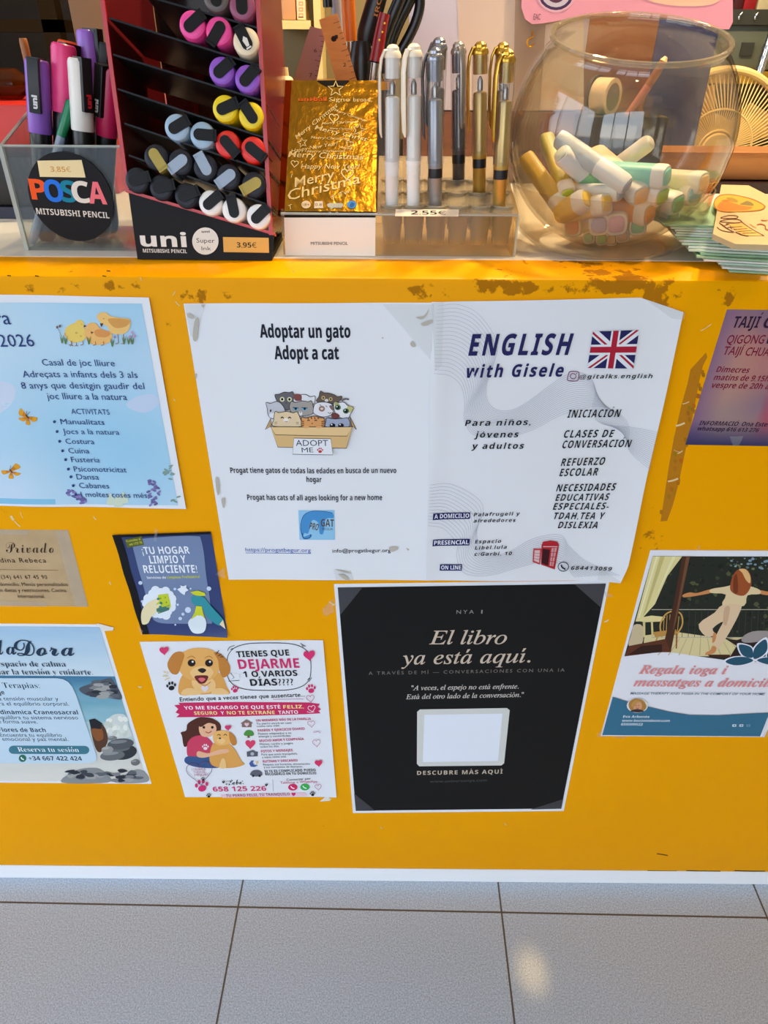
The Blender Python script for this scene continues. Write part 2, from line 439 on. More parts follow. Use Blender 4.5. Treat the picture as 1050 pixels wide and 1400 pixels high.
# ---------------------------------------------------------------- the counter
yel = mat('yellow_laminate', (226, 146, 0), .36, spec=.06)
n = yel.node_tree.nodes; l = yel.node_tree.links
t = N('ShaderNodeTexCoord')
base_no = N('ShaderNodeTexNoise'); base_no.inputs['Scale'].default_value = 2.2; base_no.inputs['Detail'].default_value = 5; l.new(t.outputs['Object'], base_no.inputs[0])
r0 = N('ShaderNodeValToRGB'); l.new(base_no.outputs[0], r0.inputs[0])
r0.color_ramp.elements[0].position = .3; r0.color_ramp.elements[0].color = (*lin((238, 160, 0)), 1)
r0.color_ramp.elements[1].position = .7; r0.color_ramp.elements[1].color = (*lin((244, 167, 0)), 1)
stn = N('ShaderNodeTexNoise'); stn.inputs['Scale'].default_value = 62; stn.inputs['Detail'].default_value = 7; stn.inputs['Roughness'].default_value = .62; l.new(t.outputs['Object'], stn.inputs[0])
acc = None
# old glue left by earlier notices: (px, py, half width px, half height px, strength)
for (gx, gy, gw, gh, gs) in ((585, 398, 55, 16, .19), (700, 394, 75, 14, .27), (835, 392, 90, 15, .28), (908, 410, 36, 28, .27), (1000, 402, 40, 14, .17), (75, 392, 75, 14, .16), (165, 391, 36, 14, .19), (290, 402, 60, 14, .17), (415, 392, 14, 5, .10),
                             (232, 425, 14, 24, .18), (222, 600, 10, 70, .06), (895, 735, 26, 26, .17), (990, 412, 12, 10, .14), (965, 447, 14, 8, .13), (930, 470, 12, 10, .12), (140, 838, 22, 10, .07), (120, 1070, 40, 10, .05), (520, 1135, 60, 14, .04), (850, 620, 20, 30, .06), (880, 690, 20, 16, .10)):
    c = at(gx, gy, 0); rx = abs(at(gx + gw, gy, 0).x - c.x); rz = abs(at(gx, gy + gh, 0).z - c.z)
    vm = N('ShaderNodeVectorMath', operation='SUBTRACT'); l.new(t.outputs['Object'], vm.inputs[0]); vm.inputs[1].default_value = c
    vd = N('ShaderNodeVectorMath', operation='MULTIPLY'); l.new(vm.outputs[0], vd.inputs[0]); vd.inputs[1].default_value = (1 / rx, 0, 1 / rz)
    ln = N('ShaderNodeVectorMath', operation='LENGTH'); l.new(vd.outputs[0], ln.inputs[0])
    m_ = N('ShaderNodeMapRange'); l.new(ln.outputs['Value'], m_.inputs[0]); m_.inputs['From Min'].default_value = .45; m_.inputs['From Max'].default_value = 1.25; m_.inputs['To Min'].default_value = gs; m_.inputs['To Max'].default_value = 0
    acc = m_.outputs[0] if acc is None else math_('MAXIMUM', acc, m_.outputs[0])
stain = math_('MULTIPLY', math_('SUBTRACT', math_('ADD', stn.outputs[0], acc), .70), 24)
stain = math_('MINIMUM', math_('MAXIMUM', stain, 0), 1)
mx = N('ShaderNodeMix', data_type='RGBA'); l.new(math_('MULTIPLY', stain, .8), mx.inputs['Factor']); l.new(r0.outputs[0], mx.inputs['A']); mx.inputs['B'].default_value = (*lin((150, 92, 14)), 1)
l.new(mx.outputs['Result'], n['Principled BSDF'].inputs['Base Color'])
l.new(math_('ADD', math_('MULTIPLY', stain, .3), .34), n['Principled BSDF'].inputs['Roughness'])

CT = thing('counter', 'long shop counter with a scuffed yellow front and white worktop', 'counter', (0, 0, 0))
x0, x1 = -1.7, 1.5
b = B()
prof = [(0, KICK), (0, TOP - .004), (.0012, TOP - .0012), (.004, TOP), (.058, TOP), (.058, TOP - .02), (.02, TOP - .02), (.02, KICK)]
b.prism([V((x0, y, z)) for y, z in prof], V((x1 - x0, 0, 0)))
b.done('front_panel', yel, CT, 'scuffed yellow front panel with folded top edge', smooth=40)
b = B(); b.box(x0, x1, .058, .66, TOP - .02, TOP + .0004)
b.done('worktop', mottle(mat('worktop_white', (238, 232, 220), .3), (236, 230, 218), (241, 236, 225), 6), CT, 'white worktop', smooth=0)
b = B(); b.box(x0, x1, -.0006, .02, .0005, KICK - .0008)
b.done('plinth', mat('white_plinth', (252, 253, 253), .3), CT, 'white plinth strip', smooth=0)
b = B(); b.box(x0, x1, .02, .64, .002, TOP - .021)
b.done('carcass', darkwood, CT, smooth=0)
# bits of tape and paint still stuck to the front
ink = Ink(base=1e-4)
strip = [(965, 482), (967, 488), (961, 500), (956, 520), (951, 548), (944, 585), (935, 625), (928, 660), (920, 690), (912, 712), (903, 713), (908, 680), (914, 640), (921, 600), (931, 556), (940, 524), (944, 505), (954, 494)]
ink.poly(strip, (186, 120, 14))
r2 = random.Random(5)
for i in range(26):
    y = r2.uniform(505, 705); cx = 957 - (y - 505) * .235 + r2.uniform(-7, 7); ink.blob([(cx - 2, y - 3), (cx + 2, y - 2), (cx + 1.5, y + 3), (cx - 2, y + 2)], (158 + r2.randint(0, 34), 100 + r2.randint(0, 22), 14))
ink.done('glue_strip', CT, 'brown strip of old glue')
ink = Ink(base=3e-4)
for (x, y, dx, dy, w) in ((933, 552, 9, -3, 2), (924, 582, 12, -4, 4), (926, 620, 7, -4, 2), (913, 658, 14, -4, 4), (921, 615, 10, 3, 1), (240, 412, 6, 6, 2), (236, 404, 4, -6, 1.5), (192, 378, 2, 6, 1.5), (15, 705, 4, 6, 5), (20, 712, 8, 8, 2), (28, 700, 3, 8, 1), (128, 706, 4, 4, 2), (238, 545, 2, 3, 2), (450, 822, 8, 5, 3), (454, 828, 5, -4, 1.5), (189, 938, 5, 1, 3), (150, 795, 2, 4, 2), (443, 1092, 10, 0, 4), (690, 1125, 3, 3, 2), (826, 850, 6, -3, 3), (958, 452, 14, -9, 1.5), (852, 730, 5, -2, 2), (400, 370, 2, 2, 1.5), (520, 1130, 3, 2, 2)):
    ink.line([(x, y), (x + dx * .5, y + dy * .5 + .6), (x + dx, y + dy)], w * .62, (232, 206, 150))
ink.done('tape_remnants', CT, 'pale scraps of torn tape')['kind'] = 'stuff'
ink = Ink(base=2e-4)
for (xx0, xx1) in ((885, 925), (938, 985), (1004, 1046)): ink.line([(xx0, 1190.2), ((xx0 + xx1) / 2, 1190.8), (xx1, 1191)], 1.2, (60, 34, 6))
ink.line([(898, 1167), (905, 1168), (913, 1169.5)], 1.4, (90, 52, 10))
for (x, y) in ((10, 376.5), (48, 377), (140, 377), (146, 370)): ink.line([(x, y), (x + 5, y + .6)], 1.6, (110, 66, 10))
ink.done('scuff_marks', CT, 'dark scuffs')
# ---------------------------------------------------------------- notices taped to the counter front
paper_m = bump(mat('white_paper', (232, 234, 238), .55), 30, .06, .002)
def P0(px, py): return at(px, py, 0)
def poster(name, label, c4, m, cat_='notice', warp=None, n=(14, 18), base=2e-4, group='notices taped to the counter front', outline=None):
    """c4 tl tr br bl in px; the sheet is the thing itself, its print and tape are parts"""
    c = [P0(*p) for p in c4] if isinstance(c4[0], tuple) else c4
    if warp: n = (28, 38)
    me = bpy.data.meshes.new(name); vs = []; fs = []; nx, ny = n
    for side in (0, 1):
        for j in range(ny + 1):
            for i in range(nx + 1):
                u, v = i / nx, j / ny
                p = (c[0] * (1 - u) + c[1] * u) * (1 - v) + (c[3] * (1 - u) + c[2] * u) * v
                if outline: p = outline(u, v, p)
                vs.append(p + V((0, -base if side == 0 else -base + 1.6e-4, 0)) + (warp(p) if warp else V((0, 0, 0))))
    W = nx + 1; S = W * (ny + 1)
    for j in range(ny):
        for i in range(nx):
            a = j * W + i; fs.append((a, a + W, a + W + 1, a + 1)); fs.append((S + a, S + a + 1, S + a + W + 1, S + a + W))
    rim = [i for i in range(nx)] + [nx + j * W for j in range(ny)] + [ny * W + nx - i for i in range(nx)] + [(ny - j) * W for j in range(ny)]
    for a, b_ in zip(rim, rim[1:] + rim[:1]): fs.append((a, b_, S + b_, S + a))
    me.from_pydata([tuple(v) for v in vs], [], fs); me.materials.append(m)
    me.polygons.foreach_set('use_smooth', [True] * len(me.polygons)); me.set_sharp_from_angle(angle=.6)
    cen = (c[0] + c[1] + c[2] + c[3]) / 4
    o = link(name, me, None, loc=(cen.x, 0, cen.z))
    return tag(o, label, cat_, group)
tape_m = clear('clear_tape', (252, 252, 250), .16, 1.5, .10, (250, 250, 252))
def tape(par, quads, m=None, base=9e-4, warp=None, label=None):
    for i, q in enumerate(quads):
        k = Ink(base=base, warp=warp); k.poly(q, (230, 225, 205)); k.done('tape', par, label, m or tape_m)
NAVY = (40, 38, 92); BLK = (28, 28, 34); MAG = (214, 44, 108); TXT = (44, 66, 122)

def zoomer(ox, oy, k):
    return lambda x, y: (ox + x * k, oy + y * k)
def zz(f, pts): return [f(*p) for p in pts]

# ---- 1 light blue play-scheme notice (A4 landscape, mostly outside the frame on the left)
tl = P0(204.3, 406); br = P0(255, 694.6)
c4 = [V((-.541, 0, tl.z + .003)), tl, br, V((-.541, 0, br.z + .002))]
wave1 = lambda p: V((0, -.0016 * max(0, (p.x + .30) / .055) ** 2 - .0006 * (1 + math.sin(p.x * 60)), 0))
po = poster('activity_notice', 'pale blue children\'s activity notice with chicks and butterflies, in the upper left', c4, paper_m, warp=wave1)
k = Ink(base=4e-4, warp=wave1); Z = zoomer(0, 380, .24762)
rn = random.Random(2); ph = [rn.uniform(0, 6) for _ in range(8)]
def sky(u, v):
    w = .5 + .5 * math.sin(3.1 * u + 4 * v + ph[0]) * math.sin(5 * u - 3 * v + ph[1]); w2 = max(0, math.sin(7 * u + 2 * v + ph[2]) * math.sin(4 * v + ph[3]))
    a = (158, 206, 232); c = (196, 222, 238); d = (206, 220, 238)
    return tuple(a[i] * (1 - w) + c[i] * w * (1 - .5 * w2) + d[i] * w * .5 * w2 for i in range(3))
lt = V((-.533, 0, P0(0, 414).z)); lb = V((-.533, 0, P0(0, 689).z))
a, b_, c_, d_ = lt, P0(194.6, 414.2), P0(244.2, 689.6), lb
vs = []; cs = []
for j in range(25):
    for i in range(31):
        u, v = i / 30, j / 24; vs.append((a * (1 - u) + b_ * u) * (1 - v) + (d_ * (1 - u) + c_ * u) * v); cs.append(sky(u, v))
k.add(vs, [(j * 31 + i, j * 31 + i + 1, (j + 1) * 31 + i + 1, (j + 1) * 31 + i) for j in range(24) for i in range(30)], cs); k.k += 1
k.blob(zz(Z, [(-160, 640), (-60, 580), (30, 570), (90, 610), (60, 700), (-60, 760)]), (206, 218, 236))
k.blob(zz(Z, [(700, 700), (760, 650), (850, 640), (880, 690), (800, 740)]), (196, 212, 234))
k.quad(zz(Z, [(-150, 1212), (308, 1217), (310, 1246), (-150, 1242)]), (138, 198, 226), 6, 2)
k.done('background', po, 'pale watercolour blue')
k = Ink(base=6e-4, warp=wave1)
def chick(cx, cy, s_, body, wing, beak, flip=1, head=None, legs=True):
    X = lambda pts: [Z(cx + flip * x * s_, cy + y * s_) for x, y in pts]
    if legs:
        for lx in (-12, 14):
            k.line(X([(lx, 45), (lx + 2, 70), (lx + 10, 72)]), .9, (150, 92, 50)); k.line(X([(lx + 1, 68), (lx - 9, 74)]), .8, (150, 92, 50))
    k.blob(X([(-52, 8), (-30, -14), (0, -20), (26, -10), (44, 14), (38, 40), (10, 54), (-22, 48)]), body)
    k.blob(X([(12, -20), (6, -48), (22, -70), (46, -68), (58, -46), (52, -20), (30, -2)]), body)
    k.blob(X([(-54, 4), (-24, -8), (4, -2), (6, 18), (-16, 28), (-40, 22)]), wing)
    k.poly(X([(56, -44), (74, -38), (56, -30)]), beak); k.ell(*X([(44, -46)])[0], .7, .7, (40, 30, 26), 0, 10)
chick(410, 300, 1.0, (238, 200, 96), (222, 172, 84), (112, 62, 44)); k.blob(zz(Z, [(360, 290), (400, 250), (450, 250), (478, 300), (460, 345), (400, 345)]), (236, 204, 104))
k.ell(*Z(425, 300), 2, 1.4, (206, 170, 90)); k.ell(*Z(450, 318), 1.5, 1, (206, 170, 90))
k.blob(zz(Z, [(470, 300), (490, 250), (530, 245), (560, 275), (620, 300), (610, 350), (540, 365), (490, 350)]), (240, 186, 110)); k.blob(zz(Z, [(525, 290), (560, 278), (615, 300), (590, 322), (540, 318)]), (222, 150, 82)); k.poly(zz(Z, [(505, 290), (522, 296), (508, 306)]), (110, 60, 44))
k.blob(zz(Z, [(540, 215), (552, 190), (590, 186), (612, 205), (660, 215), (722, 226), (715, 280), (680, 305), (620, 300), (596, 262), (570, 250)]), (242, 196, 118)); k.blob(zz(Z, [(600, 225), (650, 218), (722, 230), (700, 262), (640, 270)]), (218, 158, 84)); k.poly(zz(Z, [(556, 246), (576, 246), (564, 268)]), (100, 56, 44)); k.ell(*Z(578, 220), .7, .6, (40, 30, 26), 0, 8)
for lx in (655, 685, 395, 460, 530, 575): k.line(zz(Z, [(lx, 305 if lx > 600 else 345), (lx + 3, 352 if lx > 600 else 362), (lx - 12, 358 if lx > 600 else 368)]), .9, (158, 98, 56))
for gx, gy in ((345, 350), (365, 355), (495, 355), (625, 365), (715, 352), (735, 352), (690, 352)):
    for d in (-14, -5, 6, 14): k.poly(zz(Z, [(gx - 3, gy + 8), (gx + d, gy - 30 - abs(d)), (gx + 4, gy + 8)]), (88 + abs(d), 128, 74))
for gx, gy, cc in ((320, 268, (120, 88, 90)), (335, 262, (120, 88, 90)), (640, 320, (150, 130, 170)), (735, 295, (206, 150, 196)), (748, 315, (206, 150, 196)), (722, 318, (190, 140, 190))): k.ell(*Z(gx, gy), 1.6, 2, cc, 0, 8)
k.line(zz(Z, [(325, 275), (345, 320)]), .6, (110, 110, 80)); k.line(zz(Z, [(740, 300), (728, 345)]), .6, (110, 120, 90))
k.done('chick_illustration', po, 'three yellow chicks in grass')
for bx, by, s_ in ((155, 762, 1.0), (65, 1062, 1.0)):
    k = Ink(base=6e-4, warp=wave1)
    for q in ([(0, 0), (-36, -46), (-46, -10)], [(0, 4), (-50, 8), (-20, 26)], [(0, 0), (54, 6), (36, 30)], [(0, 6), (18, 42), (-8, 40)]) if by < 900 else ([(0, 0), (24, -42), (52, -20)], [(4, 4), (54, 12), (30, 26)], [(0, 0), (-54, -2), (-40, 20)], [(0, 6), (14, 40), (-14, 38)]):
        k.blob([Z(bx + x * s_, by + y * s_) for x, y in q], (226, 160, 44))
        k.blob([Z(bx + x * s_ * .55, by + y * s_ * .55) for x, y in q], (206, 128, 30))
    k.line(zz(Z, [(bx - 8, by - 10), (bx + 8, by + 10)]), 1.8, (96, 62, 40)); k.line(zz(Z, [(bx - 2, by - 8), (bx + 14, by - 28)]), .5, (70, 50, 40)); k.line(zz(Z, [(bx - 6, by - 8), (bx - 2, by - 32)]), .5, (70, 50, 40))
    k.done('butterfly_picture', po)
k = Ink(base=6e-4, warp=wave1); k.stp = .1
for (ax, ay, bx, by) in ((380, 1170, 470, 1245), (845, 1110, 850, 1248)):
    for i in range(26):
        t_ = i / 26; w = (18 + 20 * math.sin(PI * min(1, t_ * 1.2))); x = ax + (bx - ax) * t_ + rn.uniform(-w, w); y = ay + (by - ay) * t_ + rn.uniform(-6, 6)
        k.ell(*Z(x, y), 3.2, 1.7, rn.choice([(120, 112, 170), (142, 130, 186), (104, 98, 150)]), rn.uniform(-.8, .8), 8)
for (x, y) in ((930, 1045), (945, 1090), (925, 1080), (972, 1215)):
    for i in range(4): k.ell(*Z(x + rn.uniform(-18, 18), y + rn.uniform(-18, 18)), 3.4, 1.2, (134, 160, 150), rn.uniform(-1, 1), 8)
for (x, y) in ((620, 1225), (690, 1215), (660, 1235)): k.blob(zz(Z, [(x - 30, y + 20), (x - 8, y - 40), (x + 22, y + 18)]), (206, 218, 196))
k.done('lavender_picture', po)
k = Ink(base=1e-3, warp=wave1)
k.text('ra', -3, 442.5, 17, 442.6, 18, TXT); k.text('2026', 2, 473, 49, 473, 16, TXT)
k.done('heading', po)
k = Ink(base=1e-3, warp=wave1); T = lambda s_, x0, x1, y, h=8.6: (k.text(s_, *Z(x0, y), *Z(x1, y + 1.5), h, TXT, inc=0), k.done('text_line', po))
for s_, x0, x1, y in (('Casal de joc lliure', 238, 640, 481), ('Adreçats a infants dels 3 als', 133, 765, 545), ('8 anys que desitgin gaudir del', 126, 803, 607), ('joc lliure a la natura', 265, 707, 667)): T(s_, x0, x1, y)
T('ACTIVITATS', 398, 611, 749, 7)
for s_, x0, x1, y, bx in (('Manualitats', 340, 582, 805, 303), ('Jocs a la natura', 352, 664, 859, 318), ('Costura', 367, 525, 913, 332), ('Cuina', 383, 497, 965, 348), ('Fusteria', 398, 555, 1014, 365), ('Psicomotricitat', 413, 704, 1066, 380), ('Dansa', 428, 550, 1109, 394), ('Cabanes', 442, 607, 1157, 407), ('I moltes coses més', 453, 818, 1206, 421)):
    k.ell(*Z(bx, y - 14), 2, 2, TXT, 0, 10); T(s_, x0, x1, y, 7)

# ---- 2 kraft brown card
a = P0(93.3, 724.5); b_ = P0(121, 829.2)
po = poster('kraft_card', 'kraft brown chef\'s card with script lettering, at the left edge', [V((-.52, 0, a.z)), a, b_, V((-.52, 0, b_.z + .001))], mottle(mat('kraft_paper', (190, 160, 116), .6), (184, 154, 110), (196, 166, 122), 40), n=(4, 4))
Z = zoomer(0, 710, .31429); k = Ink(base=6e-4); KB = (64, 44, 30)
k.text('Chef Privado', -38, 755.3, 75, 755.6, 14, KB, 'sc', -.008); k.done('heading', po, 'dark script heading')
k = Ink(base=6e-4)
k.line(zz(Z, [(-120, 216), (255, 221)]), .6, (150, 122, 86), n=0)
for s_, x0, x1, y, h in (('Medina Rebeca', -45, 203, 186, 6), ('(34) 641 67 45 90', 8, 208, 257, 5), ('Servicio a domicilio. Menús personalizados', -92, 297, 288, 4.6), ('según dietas y restricciones. Cocina', -35, 290, 314, 4.6), ('internacional.', 80, 198, 340, 4.6)): k.text(s_, *Z(x0, y), *Z(x1, y + 1), h, KB, sp=1.15 if h > 4.8 else 1); k.done('text_line', po)
tape(po, [zz(Z, [(0, 42), (125, 44), (120, 66), (0, 64)]), zz(Z, [(0, 355), (200, 358), (206, 378), (0, 378)]), zz(Z, [(240, 46), (298, 46), (384, 378), (330, 378)])])

# ---- 3 seaside therapy notice
a = P0(140, 853.6); b_ = P0(207.4, 1071.6)
po = poster('therapy_notice', 'seaside therapy notice with stones and sea, at the lower left edge', [V((a.x - .21, 0, a.z)), a, b_, V((b_.x - .21, 0, b_.z))], paper_m)
Z = zoomer(0, 710, .31429); k = Ink(base=5e-4)
LX = -.562
def zrow(y): return P0(0, Z(0, y)[1]).z
def mixc(a, b, t): return tuple(a[i] * (1 - t) + b[i] * t for i in range(3))
def right(y): return 136.5 + (201 - 136.5) * (Z(0, y)[1] - 857) / (1069 - 857)
def band(y0, y1, c0, c1, wob=0):
    ny = 6; vs = []; cs = []
    for j in range(ny + 1):
        y = y0 + (y1 - y0) * j / ny; r = P0(right(y), Z(0, y)[1])
        for i in range(9):
            u = i / 8; vs.append(V((LX * (1 - u) + r.x * u, 0, r.z))); w = .5 + .5 * math.sin(9 * u + j * 2.1 + y0); cs.append(mixc(mixc(c0, c1, j / ny), (255, 255, 255), wob * w))
    k.add(vs, [(j * 9 + i, j * 9 + i + 1, (j + 1) * 9 + i + 1, (j + 1) * 9 + i) for j in range(ny) for i in range(8)], cs); k.k += 1
band(468, 682, (160, 196, 222), (206, 222, 230), .10); band(682, 720, (62, 116, 150), (84, 140, 170), .05); band(720, 880, (88, 146, 172), (142, 188, 198), .12); band(880, 1000, (150, 190, 196), (206, 212, 206), .2); band(1000, 1142, (206, 206, 198), (222, 218, 206), .1)
rk = random.Random(11)
def rocks(pts, n_, x0, x1, y0, y1, s_, cols=((62, 68, 76), (96, 102, 108), (130, 132, 134), (44, 48, 56), (164, 164, 160))):
    for i in range(n_):
        x, y = rk.uniform(x0, x1), rk.uniform(y0, y1); q = [(x + s_ * rk.uniform(.6, 1.3) * math.cos(t_) * 1.6, y + s_ * rk.uniform(.6, 1.2) * math.sin(t_) * .6) for t_ in [PI * 2 * j / 7 for j in range(7)]]
        q = [(min(px_, (right(py_) - 1) / .31429), py_) for px_, py_ in q]; k.poly(zz(Z, q), rk.choice(cols), 2)
k.blob(zz(Z, [(345, 735), (400, 712), (470, 690), (494, 700), (532, 778), (470, 775), (380, 765)]), (84, 90, 98)); rocks(0, 26, 390, 505, 705, 770, 16)
k.blob(zz(Z, [(450, 905), (490, 850), (545, 850), (560, 900), (572, 940), (500, 950)]), (210, 216, 210))
for i in range(16): k.ell(*Z(rk.uniform(465, 552), rk.uniform(860, 935)), 4.5, 3.2, rk.choice([(236, 238, 228), (220, 224, 214), (202, 208, 196)]), rk.uniform(0, 3), 10)
k.blob(zz(Z, [(395, 900), (420, 880), (455, 900), (470, 960), (440, 1010), (415, 990)]), (88, 58, 40)); k.blob(zz(Z, [(398, 915), (440, 905), (450, 950), (420, 960)]), (140, 84, 44)); k.poly(zz(Z, [(388, 870), (412, 864), (446, 885), (440, 910), (396, 905)]), (36, 36, 40))
for cx, cy, rx, ry, cc in ((560, 1010, 62, 34, (52, 56, 60)), (490, 1025, 54, 22, (104, 108, 110)), (525, 975, 58, 24, (84, 88, 92)), (468, 1000, 26, 16, (150, 150, 146)), (600, 1055, 20, 14, (110, 112, 112)), (490, 950, 20, 10, (124, 128, 128))): k.ell(*Z(min(cx, right(cy) / .31429 - rx - 3), cy), rx * .314, ry * .314, cc, -.1); k.ell(*Z(min(cx, right(cy) / .31429 - rx - 3) - 8, cy - ry * .4), rx * .2, ry * .1, mixc(cc, (255, 255, 255), .25), -.1)
k.blob(zz(Z, [(270, 1142), (330, 1090), (420, 1080), (470, 1110), (470, 1142)]), (140, 142, 142)); k.blob(zz(Z, [(500, 1142), (560, 1100), (600, 1085), (632, 1100), (640, 1140)]), (150, 152, 152)); rocks(0, 34, 300, 600, 1092, 1134, 14)
k.done('seaside_picture', po)
k = Ink(base=1.15e-3)
k.poly(zz(Z, [(-250, 688), (0, 688), (250, 688), (276, 692), (298, 704), (316, 726), (332, 760), (420, 1020), (422, 1036), (416, 1048), (402, 1056), (380, 1058), (0, 1058), (-95, 1058)]), (196, 218, 232)); k.done('text_panel', po, 'pale blue panel')
k = Ink(base=1.25e-3); DB = (34, 56, 78)
k.text('la', -1.5, 893.6, 24.5, 893.8, 20, DB, 'sc', .004); k.text('Dora', 24.6, 895.6, 103.7, 895.5, 21, DB, 'sc', .004); k.done('heading', po, 'dark blue script heading')
k = Ink(base=1.25e-3)
for s_, x0, x1, y, h, st, of in (('Un espacio de calma', -75, 290, 637, 7, 'sb', -.012), ('para cuidar la tensión y cuidarte.', -150, 407, 672, 7, 'sb', -.012), ('Terapias:', 18, 177, 730, 7, 'sb', -.01), ('Masaje', -68, 24, 757, 5.4, 'n', .014), ('Libera la tensión muscular y', -95, 258, 784, 5, 'n', 0), ('procura el equilibrio corporal.', -75, 303, 806, 5, 'n', 0),
    ('Biodinámica Craneosacral', -40, 343, 844, 5.4, 'n', .014), ('Reequilibra tu sistema nervioso', -40, 343, 866, 5, 'n', 0), ('de forma suave.', -18, 167, 884, 5, 'n', 0), ('Flores de Bach', -2, 203, 921, 5.4, 'n', .014), ('Encuentra tu equilibrio', 4, 273, 942, 5, 'n', 0), ('emocional y paz mental.', 14, 300, 960, 5, 'n', 0), ('+34 667 422 424', 130, 360, 1045, 5.6, 'n', .012)):
    k.text(s_, *Z(x0, y), *Z(x1, y + 1), h, DB, st, of, inc=0); k.done('text_line', po)
k = Ink(base=1.25e-3); q = [(60 + 20 * math.cos(t_) * 1.0, 999 + 18 * math.sin(t_)) for t_ in [PI / 2 + PI * j / 8 for j in range(9)]] + [(370 + 20 * math.cos(t_), 1000 + 18 * math.sin(t_)) for t_ in [-PI / 2 + PI * j / 8 for j in range(9)]]
k.poly(zz(Z, q), (64, 122, 138)); k.text('Reserva tu sesión', *Z(83, 1007), *Z(347, 1009), 6, (236, 242, 244), 'sb', -.01)
k.ell(*Z(100, 1036), 5.2, 5, (44, 112, 92)); k.line(zz(Z, [(94, 1031), (97, 1038), (106, 1042)]), 1.6, (240, 244, 244)); k.done('booking_button', po, 'teal button and phone symbol')
tape(po, [[(133, 851), (156, 857), (155, 861), (140, 862)]], mat('tape_white', (232, 226, 214), .5), 1.2e-3)

# ---- 4 small navy cleaning flyer
wave4 = lambda p: V((0, -.004 * max(0, (P0(300, 869).z + .018 - p.z) / .018) ** 2 * max(0, (p.x + .30) / .08) - .0007 * (1 + math.sin(p.z * 120)), 0))
po = poster('cleaning_flyer', 'small navy cleaning flyer with sponge and spray bottle', [(154, 730.5), (288.5, 725.8), (311.8, 868.5), (195, 866.5)], mat('navy_print', (38, 56, 110), .4), warp=wave4, n=(12, 14))
Z = zoomer(0, 710, .31429); k = Ink(base=5e-4, warp=wave4)
k.poly(zz(Z, [(490, 65), (526, 62), (650, 498), (620, 498)]), (16, 16, 20)); k.poly(zz(Z, [(525, 63), (916, 50), (919, 60), (528, 74)]), (16, 16, 20))
k.blob(zz(Z, [(578, 112), (600, 84), (720, 72), (850, 68), (878, 92), (900, 250), (922, 430), (905, 452), (800, 452), (690, 446), (655, 400), (615, 250)]), (120, 138, 172)); k.done('background', po, 'navy ground, grey-blue panel and black edge')
k = Ink(base=7e-4, warp=wave4)
k.text('¡TU HOGAR', *Z(622, 150), *Z(828, 147), 10, (240, 244, 250), off=.02); k.text('LIMPIO Y', *Z(655, 189), *Z(812, 187), 10, (240, 244, 250), off=.02); k.text('RELUCIENTE!', *Z(630, 228), *Z(862, 227), 10, (240, 244, 250), off=.02)
k.text('Servicios de', *Z(642, 254), *Z(725, 253), 3.4, (240, 244, 250), off=.02); k.text('Limpieza Profesional', *Z(730, 253), *Z(872, 249), 3.4, (214, 216, 60), off=.02); k.done('heading', po, 'white rounded capitals')
k = Ink(base=7e-4, warp=wave4); k.poly(zz(Z, [(544, 84), (618, 68), (628, 108), (556, 122)]), (96, 102, 40)); k.text('Consultas al', *Z(554, 96), *Z(614, 85), 3, (224, 220, 80)); k.text('640 1727 78', *Z(566, 112), *Z(622, 101), 3, (224, 220, 80)); k.done('contact_badge', po, 'olive badge')
k = Ink(base=7e-4, warp=wave4); rn = random.Random(4)
for i in range(16): t_ = 2 * PI * i / 16; k.ell(*Z(700 + 62 * math.cos(t_) * rn.uniform(.7, 1.05), 360 + 62 * math.sin(t_) * rn.uniform(.7, 1.0)), 6, 6, (232, 240, 248), 0, 14)
k.ell(*Z(700, 358), 18, 18, (232, 240, 248))
for x, y, r_ in ((613, 272, 9), (762, 300, 6), (820, 388, 13), (798, 406, 7), (775, 366, 5), (910, 298, 10), (786, 426, 8), (620, 352, 5), (764, 455, 4), (830, 298, 4)): k.ell(*Z(x, y), r_ * .314, r_ * .314, (206, 222, 242), 0, 14)
k.poly(zz(Z, [(690, 325), (732, 320), (746, 372), (738, 388), (692, 400), (680, 380)]), (196, 208, 50)); k.poly(zz(Z, [(680, 382), (740, 368), (738, 388), (692, 404)]), (70, 120, 110))
for x, y in ((700, 340), (720, 336), (726, 356), (706, 362), (690, 372)): k.ell(*Z(x, y), 1, 1, (120, 140, 40), 0, 8)
k.blob(zz(Z, [(620, 450), (618, 400), (636, 366), (670, 345), (690, 340), (694, 350), (676, 368), (698, 362), (700, 372), (682, 384), (690, 390), (676, 402), (660, 420), (645, 448)]), (238, 224, 178))
for x, y in ((690, 342), (702, 358), (700, 374), (690, 390)): k.ell(*Z(x, y), 2, 1.6, (52, 132, 128), 0, 10)
k.poly(zz(Z, [(772, 300), (788, 292), (786, 282), (800, 286), (812, 280), (812, 294), (822, 304), (808, 312), (804, 326), (790, 318)]), (232, 240, 248))
k.blob(zz(Z, [(820, 450), (834, 424), (870, 410), (896, 430), (896, 470), (880, 488), (840, 486)]), (226, 236, 240)); k.poly(zz(Z, [(832, 430), (850, 396), (856, 370), (880, 372), (886, 400), (894, 424), (862, 410)]), (208, 214, 52)); k.poly(zz(Z, [(830, 312), (862, 306), (892, 316), (896, 328), (862, 330), (840, 322)]), (208, 214, 52))
k.blob(zz(Z, [(832, 342), (846, 328), (886, 334), (912, 362), (972, 430), (955, 458), (905, 420), (880, 372), (850, 368)]), (54, 148, 160)); k.poly(zz(Z, [(956, 452), (972, 430), (982, 472)]), (240, 222, 180))
k.done('cleaning_illustration', po, 'gloved hands, yellow sponge and spray bottle')
tape(po, [zz(Z, [(676, 40), (688, 36), (684, 90), (672, 92)]), [(188, 855), (196, 862), (194, 868)]], warp=wave4)

